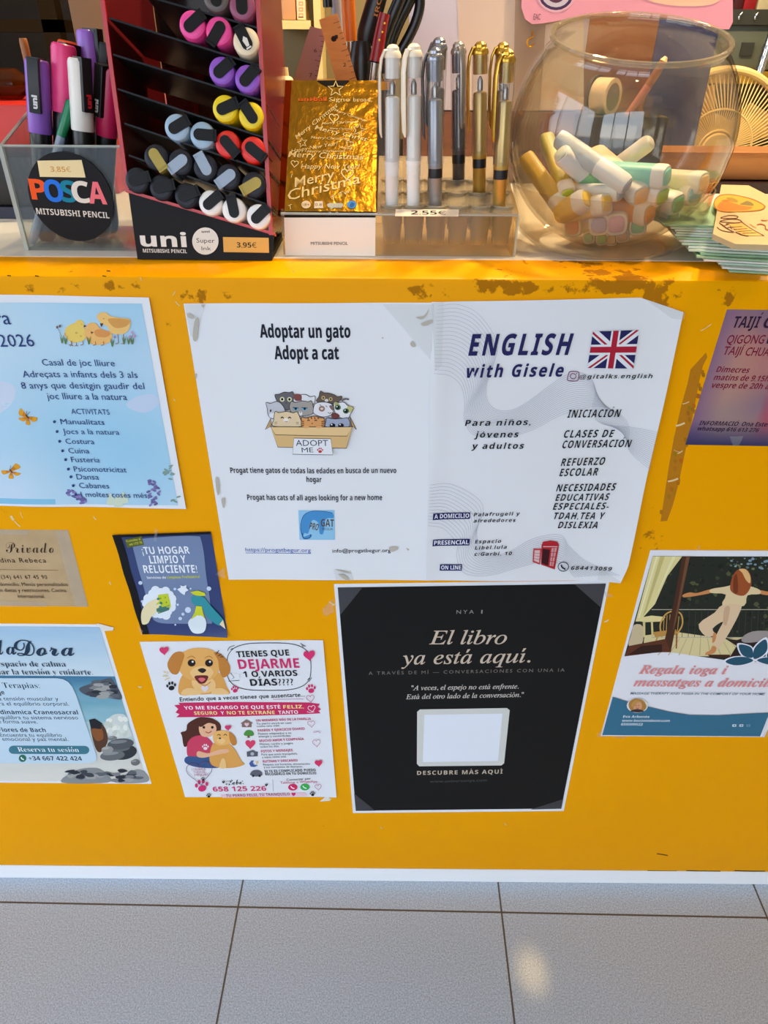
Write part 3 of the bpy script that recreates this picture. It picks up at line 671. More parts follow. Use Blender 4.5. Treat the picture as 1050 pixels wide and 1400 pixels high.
# ---- 5 cat adoption notice
wave5 = lambda p: V((0, -.0004 * math.sin(p.x * 50 + 1) - .0004, 0))
po = poster('adoption_notice', 'white notice for cat adoption with a cardboard box of cats', [(251.3, 414.8), (593.5, 413.5), (584, 793), (312.8, 792)], paper_m, warp=wave5)
Z = zoomer(240, 390, .34286); INKD = (30, 32, 46)
k = Ink(base=6e-4, warp=wave5); k.text('Adoptar un gato', *Z(338, 207), *Z(698, 207), 18, INKD, off=.055); k.text('Adopt a cat', *Z(396, 293), *Z(652, 293), 18, INKD, off=.055); k.done('heading', po)
k = Ink(base=6e-4, warp=wave5)
for s_, x0, x1, y, h in (('Progat tiene gatos de todas las edades en busca de un nuevo', 220, 880, 747, 7.4), ('hogar', 523, 583, 782, 7.4), ('Progat has cats of all ages looking for a new home', 287, 824, 855, 7.4)): k.text(s_, *Z(x0, y), *Z(x1, y + .6), h, INKD, off=.04, inc=0); k.done('text_line', po)
k.text('info@progatbegur.org', *Z(626, 1063), *Z(858, 1063), 5, INKD, off=.006); k.done('body_text', po)
k = Ink(base=6e-4, warp=wave5); k.text('https://progatbegur.org', *Z(280, 1060), *Z(540, 1061), 5, (46, 88, 178)); k.line(zz(Z, [(280, 1066), (540, 1067)]), .6, (46, 88, 178), n=0); k.done('web_address', po, 'underlined blue web address')
k = Ink(base=6e-4, warp=wave5)
k.quad(zz(Z, [(490, 895), (634, 894), (636, 1012), (495, 1012)]), (146, 200, 232), 4, 4)
k.blob(zz(Z, [(505, 1000), (498, 960), (510, 915), (545, 898), (590, 898), (625, 905), (630, 925), (600, 930), (590, 985), (575, 985), (570, 945), (545, 935), (530, 985), (515, 985), (512, 1000), (540, 990), (542, 1000), (520, 1010)]), (74, 146, 206))
k.line(zz(Z, [(504, 990), (499, 955), (512, 915), (545, 898), (590, 898), (628, 905)]), .7, (40, 70, 110)); k.line(zz(Z, [(505, 985), (512, 1006), (535, 1004), (540, 990)]), 1.2, (40, 70, 110))
k.text('PRO', *Z(533, 968), *Z(568, 975), 9, (92, 70, 48), off=.03); k.text('GAT', *Z(580, 958), *Z(632, 960), 10, (92, 70, 48), off=.03); k.text('BEGUR', *Z(586, 972), *Z(628, 974), 3, (70, 70, 80)); k.done('logo', po, 'light blue square logo')
# cats in the cardboard box
Z = zoomer(350, 520, 1 / 7); k = Ink(base=6e-4, warp=wave5); OL = (52, 46, 44)
def shape(pts, col, w=.8): k.blob(zz(Z, pts), col); k.line(zz(Z, pts), w, OL, True)
def polyo(pts, col, w=.8): k.poly(zz(Z, pts), col); k.line(zz(Z, pts), w, OL, True, 0)
polyo([(142, 360), (90, 468), (150, 430)], (196, 160, 108)); polyo([(900, 345), (962, 466), (915, 430)], (196, 160, 108))
shape([(200, 190), (182, 135), (222, 128), (270, 108), (320, 112), (352, 104), (364, 150), (350, 210), (330, 270), (270, 275), (230, 230)], (104, 102, 106))
for x in (252, 322): k.ell(*Z(x, 176), 3.2, 3.3, (222, 218, 176)); k.ell(*Z(x, 176), 1.6, 1.8, (20, 20, 24))
k.ell(*Z(290, 210), .8, .6, (50, 40, 46), 0, 8)
shape([(430, 180), (430, 135), (480, 130), (520, 150), (566, 145), (556, 215), (500, 210)], (226, 228, 232)); k.blob(zz(Z, [(362, 130), (430, 130), (436, 180), (380, 186)]), (128, 74, 68))
shape([(580, 190), (602, 150), (618, 95), (650, 112), (700, 116), (748, 132), (780, 150), (822, 146), (808, 185), (740, 215), (640, 215)], (106, 90, 80))
for x in (645, 716): k.ell(*Z(x, 160 + (x > 700) * 12), 2.4, 2.6, (206, 184, 120)); k.ell(*Z(x, 160 + (x > 700) * 12), 1.1, 1.5, (24, 20, 20))
k.ell(*Z(676, 184), 2.6, 2, (220, 216, 212)); k.line(zz(Z, [(820, 190), (850, 172), (892, 176)]), 2.4, (106, 98, 100))
shape([(120, 330), (108, 260), (98, 208), (140, 214), (200, 196), (240, 215), (275, 265), (280, 330), (170, 362)], (196, 198, 204)); k.ell(*Z(142, 285), 1, 2, (30, 26, 30), .2, 10); k.ell(*Z(156, 330), 4.2, 3.6, (232, 232, 236))
shape([(330, 280), (322, 240), (340, 194), (380, 204), (440, 188), (500, 196), (532, 188), (548, 240), (544, 310), (420, 335), (350, 312)], (164, 158, 152))
for x in (382, 468): k.ell(*Z(x, 262), 4, 2.2, (104, 170, 206)); k.ell(*Z(x, 262), 1.6, 1.8, (20, 24, 30)); k.line(zz(Z, [(x - 30, 250), (x + 28, 256)]), .9, OL)
k.ell(*Z(428, 308), 2.6, 3, (228, 224, 222)); k.ell(*Z(428, 296), .8, .8, (40, 36, 40), 0, 8)
shape([(550, 270), (570, 215), (640, 198), (720, 215), (744, 260), (720, 320), (640, 340), (560, 310)], (230, 228, 232)); k.ell(*Z(632, 262), 4.2, 4, (150, 118, 104)); k.ell(*Z(632, 262), 2, 1.4, (226, 214, 206))
k.line(zz(Z, [(610, 222), (625, 232)]), .8, OL); k.line(zz(Z, [(668, 232), (684, 246)]), .8, OL); k.line(zz(Z, [(690, 296), (706, 306), (724, 298)]), .8, OL); k.blob(zz(Z, [(704, 232), (740, 236), (742, 280), (715, 262)]), (130, 104, 100))
shape([(748, 260), (748, 200), (784, 206), (840, 200), (884, 236), (934, 252), (906, 310), (880, 356), (820, 352), (770, 320)], (234, 234, 236)); k.blob(zz(Z, [(752, 200), (790, 210), (812, 262), (770, 270)]), (176, 172, 110)); k.blob(zz(Z, [(880, 240), (932, 254), (900, 300), (872, 272)]), (200, 196, 130))
for x, y in ((784, 250), (862, 284)): k.ell(*Z(x, y), 4.2, 3.6, (72, 110, 78)); k.ell(*Z(x, y), 2.4, 2.6, (16, 24, 20)); k.ell(*Z(x - 8, y - 8), .9, .9, (240, 244, 240), 0, 8)
k.blob(zz(Z, [(730, 310), (770, 302), (802, 330), (770, 356), (726, 346)]), (112, 62, 58))
shape([(176, 430), (172, 370), (186, 290), (220, 300), (290, 288), (360, 300), (396, 292), (428, 360), (432, 430)], (228, 204, 164))
for x in (254, 324): k.line(zz(Z, [(x - 14, 352), (x, 342), (x + 14, 352)]), 1.5, OL)
k.ell(*Z(290, 372), 3.4, 3, (242, 236, 226)); k.line(zz(Z, [(278, 380), (292, 388), (306, 380)]), .9, (170, 90, 84))
for x, d in ((180, 1), (412, -1)):
    for y in (392, 406): k.line(zz(Z, [(x, y), (x + d * 26, y - 4)]), .5, OL)
shape([(440, 430), (436, 380), (444, 340), (480, 348), (560, 330), (612, 346), (650, 352), (660, 400), (640, 436), (480, 440)], (222, 160, 98))
for x in (500, 532, 564, 596): k.line(zz(Z, [(x, 338), (x + 2, 358)]), 1.8, (132, 78, 44), n=0)
for y in (378, 396, 414): k.line(zz(Z, [(438, y), (462, y + 3)]), 1.4, (132, 78, 44), n=0); k.line(zz(Z, [(656, y), (628, y + 3)]), 1.4, (132, 78, 44), n=0)
k.line(zz(Z, [(494, 374), (506, 366), (518, 374)]), 1, OL); k.line(zz(Z, [(562, 374), (574, 366), (586, 374)]), 1, OL); k.ell(*Z(540, 398), .9, .8, (90, 50, 44), 0, 8)
shape([(680, 434), (672, 380), (682, 345), (740, 356), (830, 352), (884, 352), (886, 434)], (160, 168, 190))
for x in (734, 814): k.ell(*Z(x, 418), 4, 2.9, (16, 18, 30)); k.ell(*Z(x - 8, 410), 1.1, 1, (240, 240, 246), 0, 8)
polyo([(142, 432), (925, 432), (866, 636), (212, 626)], (220, 182, 124)); polyo([(142, 432), (925, 432), (872, 520), (190, 508)], (232, 198, 142))
for x in (484, 606): k.ell(*Z(x, 432), 4, 1.8, (226, 168, 108))
polyo([(366, 538), (718, 544), (738, 698), (354, 692)], (234, 236, 240))
k.text('ADOPT', *Z(386, 612), *Z(694, 612), 8, (58, 62, 80)); k.text('ME', *Z(442, 674), *Z(552, 672), 6.4, (58, 62, 80)); k.paw(*Z(616, 654), 4.6, (190, 60, 72)); k.done('cat_box_illustration', po, 'cartoon cats in a brown box')
Z = zoomer(240, 390, .34286)
tape(po, [zz(Z, [(36, 74), (120, 74), (84, 210), (62, 200)]), zz(Z, [(825, 74), (1030, 74), (1020, 300)]), zz(Z, [(630, 1130), (700, 1135), (712, 1172), (640, 1172)]), zz(Z, [(196, 1120), (160, 1150), (200, 1168)])], warp=wave5)
k = Ink(base=1.1e-3, warp=wave5)
for q in ([(48, 110), (70, 118), (74, 132), (52, 126)], [(78, 140), (94, 132), (86, 215), (70, 208)], [(958, 125), (990, 118), (1010, 92), (1000, 120), (980, 134)], [(980, 150), (1022, 134), (1020, 150), (990, 160)], [(935, 230), (946, 220), (958, 240), (944, 244)], [(184, 850), (198, 846), (196, 880), (190, 882)], [(636, 1128), (690, 1140), (700, 1146), (670, 1142)], [(650, 1150), (672, 1150), (694, 1170), (680, 1172)], [(852, 1042), (880, 1040), (888, 1048), (862, 1060)], [(920, 1044), (932, 1050), (926, 1054)], [(78, 352), (88, 350), (84, 372)], [(160, 770), (172, 766), (176, 820), (168, 830)], [(104, 76), (116, 76), (112, 88)], [(822, 206), (830, 206), (826, 212)]): k.blob(zz(Z, q), (190, 184, 170))
k.done('torn_tape', po, 'grey scraps of torn tape')['kind'] = 'stuff'

# ---- 6 English lessons notice
def wave6(p):
    u = (p.x - P0(590, 412).x) / .21; c = max(0, u - .82 + max(0, .12 - abs(p.z - P0(0, 793).z)) * .9) 
    return V((0, -.0008 * (1 + math.sin(p.z * 42 + p.x * 30)) - .16 * max(0, c) ** 2 * .35 - .0012 * math.exp(-((u - .04) / .03) ** 2), 0))
def corner6(u, v, p):
    q = p.copy()
    if v < .12 and u > .82: q.z -= .0 + .0125 * ((u - .82) / .18) * (1 - v / .12)      # folded top corner
    if u > .75 and v > .93: q.x += -.004 * (u - .75) / .25 * (v - .93) / .07
    return q
po = poster('lessons_notice', 'white notice for English lessons with a union flag and wavy lines', [(590, 412.4), (938, 405.3), (851.6, 793), (582.7, 792.5)], bump(mat('creased_paper', (228, 230, 233), .5), 14, .3, .004), warp=wave6, n=(24, 30), base=5e-4, outline=corner6)
Z = zoomer(570, 390, .36190)
k = Ink(base=1e-3, warp=wave6)
A = cat([(75, 75), (160, 72), (240, 115), (303, 230), (262, 380), (280, 455), (350, 470), (430, 430), (560, 338), (640, 335), (672, 390), (662, 475), (700, 522), (800, 532), (903, 548)], n=8)
Bc = cat([(64, 328), (120, 337), (165, 375), (180, 440), (178, 500), (215, 560), (320, 570), (430, 545), (540, 490), (630, 462), (700, 456), (772, 490), (800, 540), (800, 620), (878, 690)], n=8)
C_ = cat([(48, 750), (130, 750), (225, 800), (250, 850), (225, 930), (250, 1000), (330, 1010), (440, 955), (540, 940), (575, 985), (640, 1040), (760, 1085)], n=8)
D_ = cat([(42, 900), (100, 915), (150, 970), (150, 1020), (175, 1080), (260, 1092), (370, 1065), (480, 1040), (540, 1050), (570, 1070), (590, 1095), (600, 1100)], n=8)
for P_, Q_, m_ in ((A, Bc, 19), (C_, D_, 14)):
    for i in range(m_):
        t_ = i / (m_ - 1); k.line([Z(*(a * (1 - t_) + b * t_).to_2d()) for a, b in zip(P_, Q_)], .38, (172, 174, 186), n=0, inc=0)
    k.k += 1
k.done('line_pattern', po, 'fine grey wavy lines')
k = Ink(base=1.4e-3, warp=wave6); k.text('ENGLISH', *Z(193, 263), *Z(580, 258), 29, (36, 34, 88), off=.055, shear=.22, sp=1.25); k.text('with Gisele', *Z(186, 346), *Z(550, 341), 17, (36, 34, 88), off=.045, shear=.2, sp=1.25); k.done('heading', po, 'navy slanted heading')
k = Ink(base=1.4e-3, warp=wave6)
for s_, x0, y0, x1, y1, h in (('INICIACIÓN', 566, 498, 766, 494, 10.5), ('CLASES DE', 553, 573, 742, 571, 10), ('CONVERSACIÓN', 547, 612, 806, 608, 10), ('REFUERZO', 541, 678, 707, 675, 10), ('ESCOLAR', 535, 716, 680, 714, 10), ('NECESIDADES', 523, 773, 748, 770, 9.5), ('EDUCATIVAS', 520, 809, 723, 806, 9), ('ESPECIALES-', 511, 843, 720, 840, 9), ('TDAH,TEA Y', 515, 879, 705, 877, 9), ('DISLEXIA', 530, 914, 678, 912, 9)): k.text(s_, *Z(x0, y0), *Z(x1, y1), h, BLK, off=.035, shear=.25, sp=1.2, inc=0); k.done('text_line', po)
for s_, x0, y0, x1, y1, h in (('Para niños,', 180, 526, 427, 524, 8), ('jóvenes', 215, 570, 382, 569, 8), ('y adultos', 205, 613, 402, 612, 8), ('Palafrugell y', 214, 870, 388, 866, 4.6), ('alrededores', 213, 893, 372, 891, 4.6), ('Espacio', 218, 970, 317, 969, 4.6), ('Libèl.lula', 218, 993, 338, 991, 4.6), ('c/Garbí, 10.', 216, 1016, 363, 1015, 4.6), ('@gitalks.english', 610, 349, 884, 345, 5.6), ('684413059', 580, 1072, 731, 1070, 5)): k.text(s_, *Z(x0, y0), *Z(x1, y1), h, BLK, off=.016, shear=.16, sp=1.2, inc=0); k.done('text_line', po)
for s_, x0, y0, x1, y1 in (('A DOMICILIO', 59, 855, 201, 880), ('PRESENCIAL', 58, 953, 199, 978), ('ON LINE', 85, 1048, 170, 1073)):
    k = Ink(base=1.4e-3, warp=wave6); k.poly(zz(Z, [(x0 + 2, y0 + 1), (x1, y0), (x1 - 2, y1 - 1), (x0, y1)]), (34, 34, 92)); k.k += 6; k.text(s_, *Z(x0 + 6, y1 - 5), *Z(x1 - 5, y1 - 6), 5.6, (232, 234, 242), off=.016); k.done('caption_box', po, 'navy box with white capitals')
k = Ink(base=1.4e-3, warp=wave6)
fl = [Z(662, 170), Z(837, 166), Z(814, 310), Z(641, 308)]
def FL(u, v): a, b, c, d = [V((*q, 0)) for q in fl]; p = (a * (1 - u) + b * u) * (1 - v) + (d * (1 - u) + c * u) * v; return (p.x, p.y)
def FQ(pts, col): k.poly([FL(*p) for p in pts], col)
W_ = (226, 228, 234); RD = (172, 28, 52)
k.quad(fl, (34, 34, 88), 4, 4)
for q in ([(0, 0), (.13, 0), (1, .87), (1, 1), (.87, 1), (0, .13)], [(1, 0), (.87, 0), (0, .87), (0, 1), (.13, 1), (1, .13)]): FQ(q, W_)
for q in ([(0, 0), (.5, .5), (.5, .56), (0, .07)], [(1, 0), (.93, 0), (.5, .44), (.5, .5)], [(1, 1), (.5, .5), (.5, .44), (1, .93)], [(0, 1), (.07, 1), (.5, .56), (.5, .5)]): FQ(q, RD)
FQ([(.40, 0), (.60, 0), (.60, 1), (.40, 1)], W_); FQ([(0, .36), (1, .36), (1, .64), (0, .64)], W_); FQ([(.44, 0), (.56, 0), (.56, 1), (.44, 1)], RD); FQ([(0, .42), (1, .42), (1, .58), (0, .58)], RD); k.done('flag_picture', po, 'union flag')
k = Ink(base=1.4e-3, warp=wave6)
k.line(zz(Z, [(572, 328), (580, 322), (602, 322), (610, 328), (607, 352), (600, 358), (574, 358), (567, 352)]), 1.1, (120, 52, 96), True, 3); k.line([Z(588 + 11 * math.cos(t_), 340 + 10 * math.sin(t_)) for t_ in [j * PI / 6 for j in range(12)]], 1, (130, 50, 90), True, 0); k.ell(*Z(601, 329), .8, .8, (130, 50, 90), 0, 8); k.done('contact_symbol', po)
k.line([Z(552 + 20 * math.cos(t_), 1060 + 17 * math.sin(t_)) for t_ in [j * PI / 8 for j in range(16)]], 1, (34, 34, 60), True, 0); k.line(zz(Z, [(544, 1053), (548, 1063), (560, 1070)]), 1.9, (34, 34, 60)); k.done('contact_symbol', po)
k = Ink(base=1.4e-3, warp=wave6)
k.poly(zz(Z, [(470, 978), (476, 966), (505, 961), (530, 966), (536, 978), (520, 1070), (468, 1052)]), (176, 34, 44)); k.poly(zz(Z, [(439, 992), (470, 992), (464, 1052), (436, 1042)]), (196, 66, 72)); k.poly(zz(Z, [(444, 998), (464, 998), (460, 1044), (441, 1036)]), (220, 190, 190)); k.poly(zz(Z, [(474, 992), (502, 996), (494, 1056), (470, 1046)]), (60, 18, 24))
k.poly(zz(Z, [(508, 990), (528, 988), (514, 1058), (500, 1056)]), (206, 150, 152))
for t_ in (.25, .5, .75): k.line(zz(Z, [(508 - 8 * t_, 990 + 66 * t_), (528 - 14 * t_, 988 + 70 * t_)]), .8, (176, 34, 44), n=0); k.line(zz(Z, [(441, 998 + 40 * t_), (463, 998 + 46 * t_)]), .5, (176, 34, 44), n=0)
k.line(zz(Z, [(518, 989), (507, 1057)]), .8, (176, 34, 44), n=0); k.line(zz(Z, [(476, 984), (530, 984)]), 1, (226, 196, 196), n=0); k.done('phone_box_picture', po, 'red telephone box')
tape(po, [zz(Z, [(55, 64), (100, 62), (92, 300), (68, 320)]), zz(Z, [(860, 50), (1010, 100), (1004, 126), (960, 122)]), zz(Z, [(690, 1060), (770, 1112), (680, 1108)])], warp=wave6)

# ---- 7 black book notice (A3)
po = poster('book_notice', 'large black notice about a book with slanted cream title', [(456.5, 798.3), (833.5, 793.2), (770.7, 1108.6), (482.5, 1111.5)], paper_m)
Z = zoomer(440, 780, .38095); k = Ink(base=5e-4)
k.quad(zz(Z, [(57, 60), (1019, 46), (859, 853), (122, 861)]), (17, 16, 16), 10, 10); k.done('background', po, 'black printed ground')
k = Ink(base=7e-4); CRM = (206, 188, 168); GRY = (150, 146, 140)
k.text('El libro', *Z(385, 263), *Z(662, 262), 18.5, CRM, 'si', .006); k.text('ya está aquí.', *Z(285, 336), *Z(748, 328), 18.5, CRM, 'si', .006); k.done('heading', po, 'cream slanted title')
k = Ink(base=7e-4)
k.text('NYA', *Z(483, 154), *Z(545, 153), 5, GRY, sp=1.5); k.done('small_heading', po); k.text('I', *Z(571, 153), *Z(576, 153), 5, GRY); k.done('small_heading', po); k.text('A TRAVÉS DE MÍ — CONVERSACIONES CON UNA IA', *Z(168, 373), *Z(870, 361), 4.4, (128, 122, 114), sp=1.4); k.done('subtitle', po)
k.text('"A veces, el espejo no está enfrente.', *Z(322, 428), *Z(706, 422), 6.4, (214, 208, 200), 'si', .008); k.text('Está del otro lado de la conversación."', *Z(302, 460), *Z(723, 452), 6.4, (214, 208, 200), 'si', .008)
k.done('quotation', po, 'slanted quotation'); k.text('DESCUBRE MÁS AQUÍ', *Z(342, 732), *Z(648, 727), 5.4, (200, 186, 166), off=.014, sp=1.2); k.text('www.universonya.com', *Z(388, 760), *Z(592, 755), 3.6, (84, 82, 80)); k.done('body_text', po, 'small pale lettering')
k = Ink(base=7e-4)
k.poly(zz(Z, [(342, 506), (352, 497), (664, 492), (674, 500), (654, 690), (644, 698), (350, 701), (341, 692)]), (214, 214, 208)); k.quad(zz(Z, [(368, 516), (648, 512), (632, 682), (362, 686)]), (232, 236, 246), 4, 4); k.done('blank_panel', po, 'pale rounded square panel')
dt = clear('dusty_tape', (150, 150, 155), .3, 1.6, .35, (96, 96, 104))
tape(po, [zz(Z, [(57, 60), (146, 59), (66, 158)]), zz(Z, [(906, 47), (1019, 46), (1002, 132)]), zz(Z, [(116, 798), (192, 860), (122, 861)]), zz(Z, [(748, 856), (866, 818), (859, 853)])], dt, 9e-4, label='grey dusty tape')
tape(po, [zz(Z, [(1010, 70), (1048, 92), (1020, 96)]), zz(Z, [(0, 140), (40, 100), (44, 150), (10, 165)])], base=3.5e-4)

# ---- 8 dog sitter notice
wave8 = lambda p: V((0, -.0012 * max(0, (p.x + .16) / .05) ** 2 - .0003 * (1 + math.sin(p.z * 70)), 0))
po = poster('dog_sitting_notice', 'white notice with a smiling puppy and a speech bubble', [(191, 877), (441.8, 874.4), (460.3, 1088.7), (253.2, 1089.2)], paper_m, warp=wave8)
Z = zoomer(180, 860, .27619); k = Ink(base=6e-4, warp=wave8)
k.line([Z(680 + 208 * math.copysign(abs(math.cos(t_)) ** .62, math.cos(t_)), 184 + 118 * math.copysign(abs(math.sin(t_)) ** .62, math.sin(t_))) for t_ in [j * PI / 16 for j in range(32)]], .9, BLK, True, 2)
k.poly(zz(Z, [(490, 214), (508, 238), (480, 256), (534, 252), (534, 220)]), (232, 234, 238)); k.line(zz(Z, [(490, 214), (508, 238), (480, 256), (534, 252)]), .9, BLK, n=0)
for q in ([(475, 105), (485, 88), (510, 78)], [(490, 98), (500, 92)], [(835, 68), (862, 82)], [(842, 78), (852, 84)], [(878, 258), (892, 236)], [(870, 250), (880, 240)]): k.line(zz(Z, q), .8, BLK)
k.text('TIENES QUE', *Z(523, 136), *Z(782, 127), 8, BLK, off=.014); k.text('DEJARME', *Z(533, 195), *Z(833, 188), 13, MAG, off=.028); k.text('1 O VARIOS', *Z(556, 236), *Z(822, 229), 8, BLK, off=.014); k.text('DÍAS????', *Z(590, 279), *Z(802, 275), 9, BLK, off=.014); k.done('speech_bubble', po, 'outlined speech bubble with capitals')
k = Ink(base=6e-4, warp=wave8); GD = (226, 164, 84); GD2 = (198, 130, 58); GDL = (242, 198, 132)
def S(pts, c): k.blob(zz(Z, pts), c)
S([(240, 322), (236, 262), (262, 214), (300, 205), (400, 205), (445, 225), (470, 280), (486, 318), (420, 318), (330, 322)], GD); S([(300, 250), (400, 245), (410, 300), (330, 312)], GDL)
S([(232, 190), (238, 130), (280, 98), (340, 90), (400, 100), (436, 140), (434, 200), (400, 244), (340, 256), (270, 240)], (234, 176, 98)); S([(240, 108), (205, 120), (178, 170), (196, 215), (228, 220), (246, 180), (262, 124)], GD2); S([(408, 112), (445, 122), (484, 170), (486, 215), (455, 238), (436, 205), (428, 150)], GD2)
S([(290, 215), (310, 190), (350, 180), (390, 190), (406, 214), (380, 246), (350, 256), (315, 246)], GDL)
S([(312, 232), (350, 226), (380, 232), (366, 262), (345, 268), (326, 258)], (110, 40, 40)); S([(330, 244), (350, 238), (366, 246), (348, 260)], (226, 110, 116)); S([(328, 200), (350, 190), (370, 200), (352, 215)], (44, 34, 34))
for x in (298, 384): k.ell(*Z(x, 164), 5.4, 5, (40, 28, 24)); k.ell(*Z(x + 5, 158), 1.5, 1.4, (240, 240, 240), 0, 8); k.line(zz(Z, [(x - 22, 140), (x, 130), (x + 18, 140)]), 1, GD2)
S([(246, 318), (262, 294), (300, 290), (345, 312), (330, 322), (280, 324)], GDL); S([(398, 318), (410, 294), (450, 290), (482, 312), (470, 320)], GDL)
k.heart(*Z(364, 292), 5.2, (228, 214, 220)); k.line(zz(Z, [(330, 262), (364, 276), (392, 258)]), .7, (170, 60, 70)); k.done('puppy_picture', po, 'golden puppy head and paws')
k = Ink(base=6e-4, warp=wave8); JEAN = (58, 88, 136); HR = (84, 44, 34); SK = (236, 182, 144)
S([(300, 450), (340, 434), (400, 440), (440, 470), (436, 510), (400, 520), (300, 560), (262, 580), (250, 530), (244, 510), (270, 500), (276, 470)], HR)
S([(268, 660), (270, 630), (330, 618), (400, 622), (446, 660), (430, 684), (330, 682)], JEAN); S([(276, 618), (278, 560), (310, 530), (360, 526), (400, 560), (404, 600), (370, 624), (300, 626)], (206, 66, 96))
S([(334, 500), (340, 466), (380, 452), (414, 470), (418, 505), (390, 530), (350, 528)], SK); S([(330, 470), (350, 446), (390, 444), (420, 470), (380, 462), (345, 482)], HR)
for x in (358, 400): k.ell(*Z(x, 484), 1.9, 1.9, (40, 28, 26), 0, 10)
k.line(zz(Z, [(366, 506), (382, 512), (396, 502)]), 1.2, (176, 60, 60))
S([(390, 660), (390, 600), (410, 560), (470, 560), (510, 590), (545, 650), (558, 668), (500, 684), (430, 682)], GD); S([(404, 546), (410, 510), (440, 500), (480, 506), (504, 540), (480, 566), (430, 572)], (238, 182, 104)); S([(484, 506), (512, 530), (520, 565), (500, 572), (486, 545)], GD2); S([(420, 548), (440, 536), (464, 548), (446, 566)], GDL); k.ell(*Z(438, 538), 1.6, 1.2, (40, 30, 30), 0, 10); k.line(zz(Z, [(424, 524), (432, 519), (440, 524)]), .9, (60, 40, 30)); k.line(zz(Z, [(456, 524), (464, 518), (472, 524)]), .9, (60, 40, 30))
S([(330, 600), (380, 610), (430, 594), (476, 590), (478, 606), (420, 618), (360, 632), (326, 626)], SK); k.paw(*Z(366, 580), 5, (240, 226, 230)); S([(436, 682), (446, 640), (462, 640), (468, 682)], GDL); k.done('dog_hug_picture', po, 'long-haired woman in pink shirt hugging a puppy')
k = Ink(base=6e-4, warp=wave8)
k.poly(zz(Z, [(212, 374), (240, 370), (232, 362), (500, 358), (880, 360), (932, 366), (922, 380), (938, 392), (925, 400), (935, 412), (860, 418), (500, 430), (222, 434), (238, 418), (218, 410), (232, 392)]), (206, 44, 96))
k.text('YO ME ENCARGO DE QUE ESTÉ', *Z(263, 395), *Z(738, 390), 4.6, (244, 236, 240), off=.02); k.text('FELIZ,', *Z(752, 390), *Z(853, 388), 4.6, (246, 226, 150), off=.02); k.text('SEGURO', *Z(312, 421), *Z(426, 420), 4.6, (246, 226, 150), off=.02); k.text('Y', *Z(444, 420), *Z(460, 420), 4.6, (244, 236, 240), off=.02); k.text('NO TE EXTRAÑE', *Z(474, 419), *Z(710, 417), 4.6, (246, 226, 150), off=.02); k.text('TANTO', *Z(728, 417), *Z(825, 415), 4.6, (244, 236, 240), off=.02); k.heart(*Z(892, 388), 5, (244, 226, 232), -.2, .8); k.line(zz(Z, [(868, 404), (885, 408), (905, 404)]), .7, (244, 226, 232)); k.done('slogan_banner', po, 'crimson brush banner')
k = Ink(base=6e-4, warp=wave8)
k.text('Entiendo que a veces tienes que ausentarte...', *Z(240, 355), *Z(858, 331), 5.4, BLK, off=.008, shear=.15); k.line(zz(Z, [(700, 345), (852, 343)]), .6, (190, 120, 160), n=0); k.done('text_line', po)
for i, (h_, a_, b2, w0) in enumerate((('UN MIEMBRO MÁS DE LA FAMILIA', 'Tu perro vivirá en casa', 'como uno más.', 272), ('PASEOS Y EJERCICIO DIARIO', 'Paseos adaptados a su', 'energía y necesidades.', 232), ('MUCHO AMOR Y COMPAÑÍA', 'Mimos, cariño y juegos', 'todos los días.', 220), ('FOTOS Y MENSAJES', 'Para que estés tranquilo/a', 'y sepas cómo está.', 156), ('RUTINAS Y DESCANSO', 'Respeto sus horarios, alimentación', 'y sus momentos de descanso.', 172))):
    x = 617 + 8.4 * i; y = 456 + 50.5 * i; dy = -10 if i < 3 else -6
    k.text(h_, *Z(x, y), *Z(x + w0, y + dy), 3.2, (196, 52, 104), off=.012, inc=0); k.text(a_, *Z(x + 2, y + 15), *Z(x + (175, 165, 165, 178, 232)[i], y + 10), 2.7, (70, 70, 80), inc=0); k.text(b2, *Z(x + 4, y + 28), *Z(x + (118, 165, 98, 126, 198)[i], y + 24), 2.7, (70, 70, 80), inc=0); k.done('list_entry', po)
k.text('SI TE ES COMPLICADO PUEDO', *Z(660, 709), *Z(912, 700), 3.4, BLK, off=.012); k.text('RECOGERLO EN TU DOMICILIO', *Z(663, 723), *Z(915, 716), 3.4, BLK, off=.012)
k.text('Hebe:', *Z(468, 770), *Z(556, 765), 6.5, BLK, 'sc', .004); k.done('text_line', po); k.text('658 125 226', *Z(405, 801), *Z(668, 797), 6.2, MAG, off=.018); k.done('phone_number', po, 'crimson phone number'); k.text('Contactar por', *Z(768, 750), *Z(888, 743), 3, BLK); k.text('Teléfono o WhatsApp', *Z(738, 764), *Z(920, 757), 3, (196, 52, 104))
k.line(zz(Z, [(698, 742), (702, 800)]), .5, (150, 150, 160), n=0); k.done('body_text', po, 'black and crimson lettering')
k = Ink(base=6e-4, warp=wave8)
k.poly(zz(Z, [(440, 816), (860, 806), (872, 822), (450, 832)]), (236, 200, 214)); k.text('TU PERRO FELIZ, TÚ TRANQUILO', *Z(470, 827), *Z(784, 819), 3.4, (120, 40, 70), off=.012); k.heart(*Z(802, 814), 3, MAG); k.done('footer_strip', po, 'pink footer strip')
k = Ink(base=6e-4, warp=wave8)
k.poly(zz(Z, [(540, 464), (568, 444), (600, 462), (594, 468), (594, 484), (546, 484), (546, 468)]), (140, 112, 104)); k.heart(*Z(570, 470), 3.2, (236, 200, 206)); k.done('pictogram', po)
k.blob(zz(Z, [(556, 522), (566, 502), (584, 498), (602, 508), (604, 524), (580, 528)]), (82, 148, 66)); k.poly(zz(Z, [(574, 524), (584, 524), (586, 536), (572, 536)]), (120, 84, 54)); k.done('pictogram', po)
k.heart(*Z(588, 566), 7, (220, 66, 104)); k.done('pictogram', po)
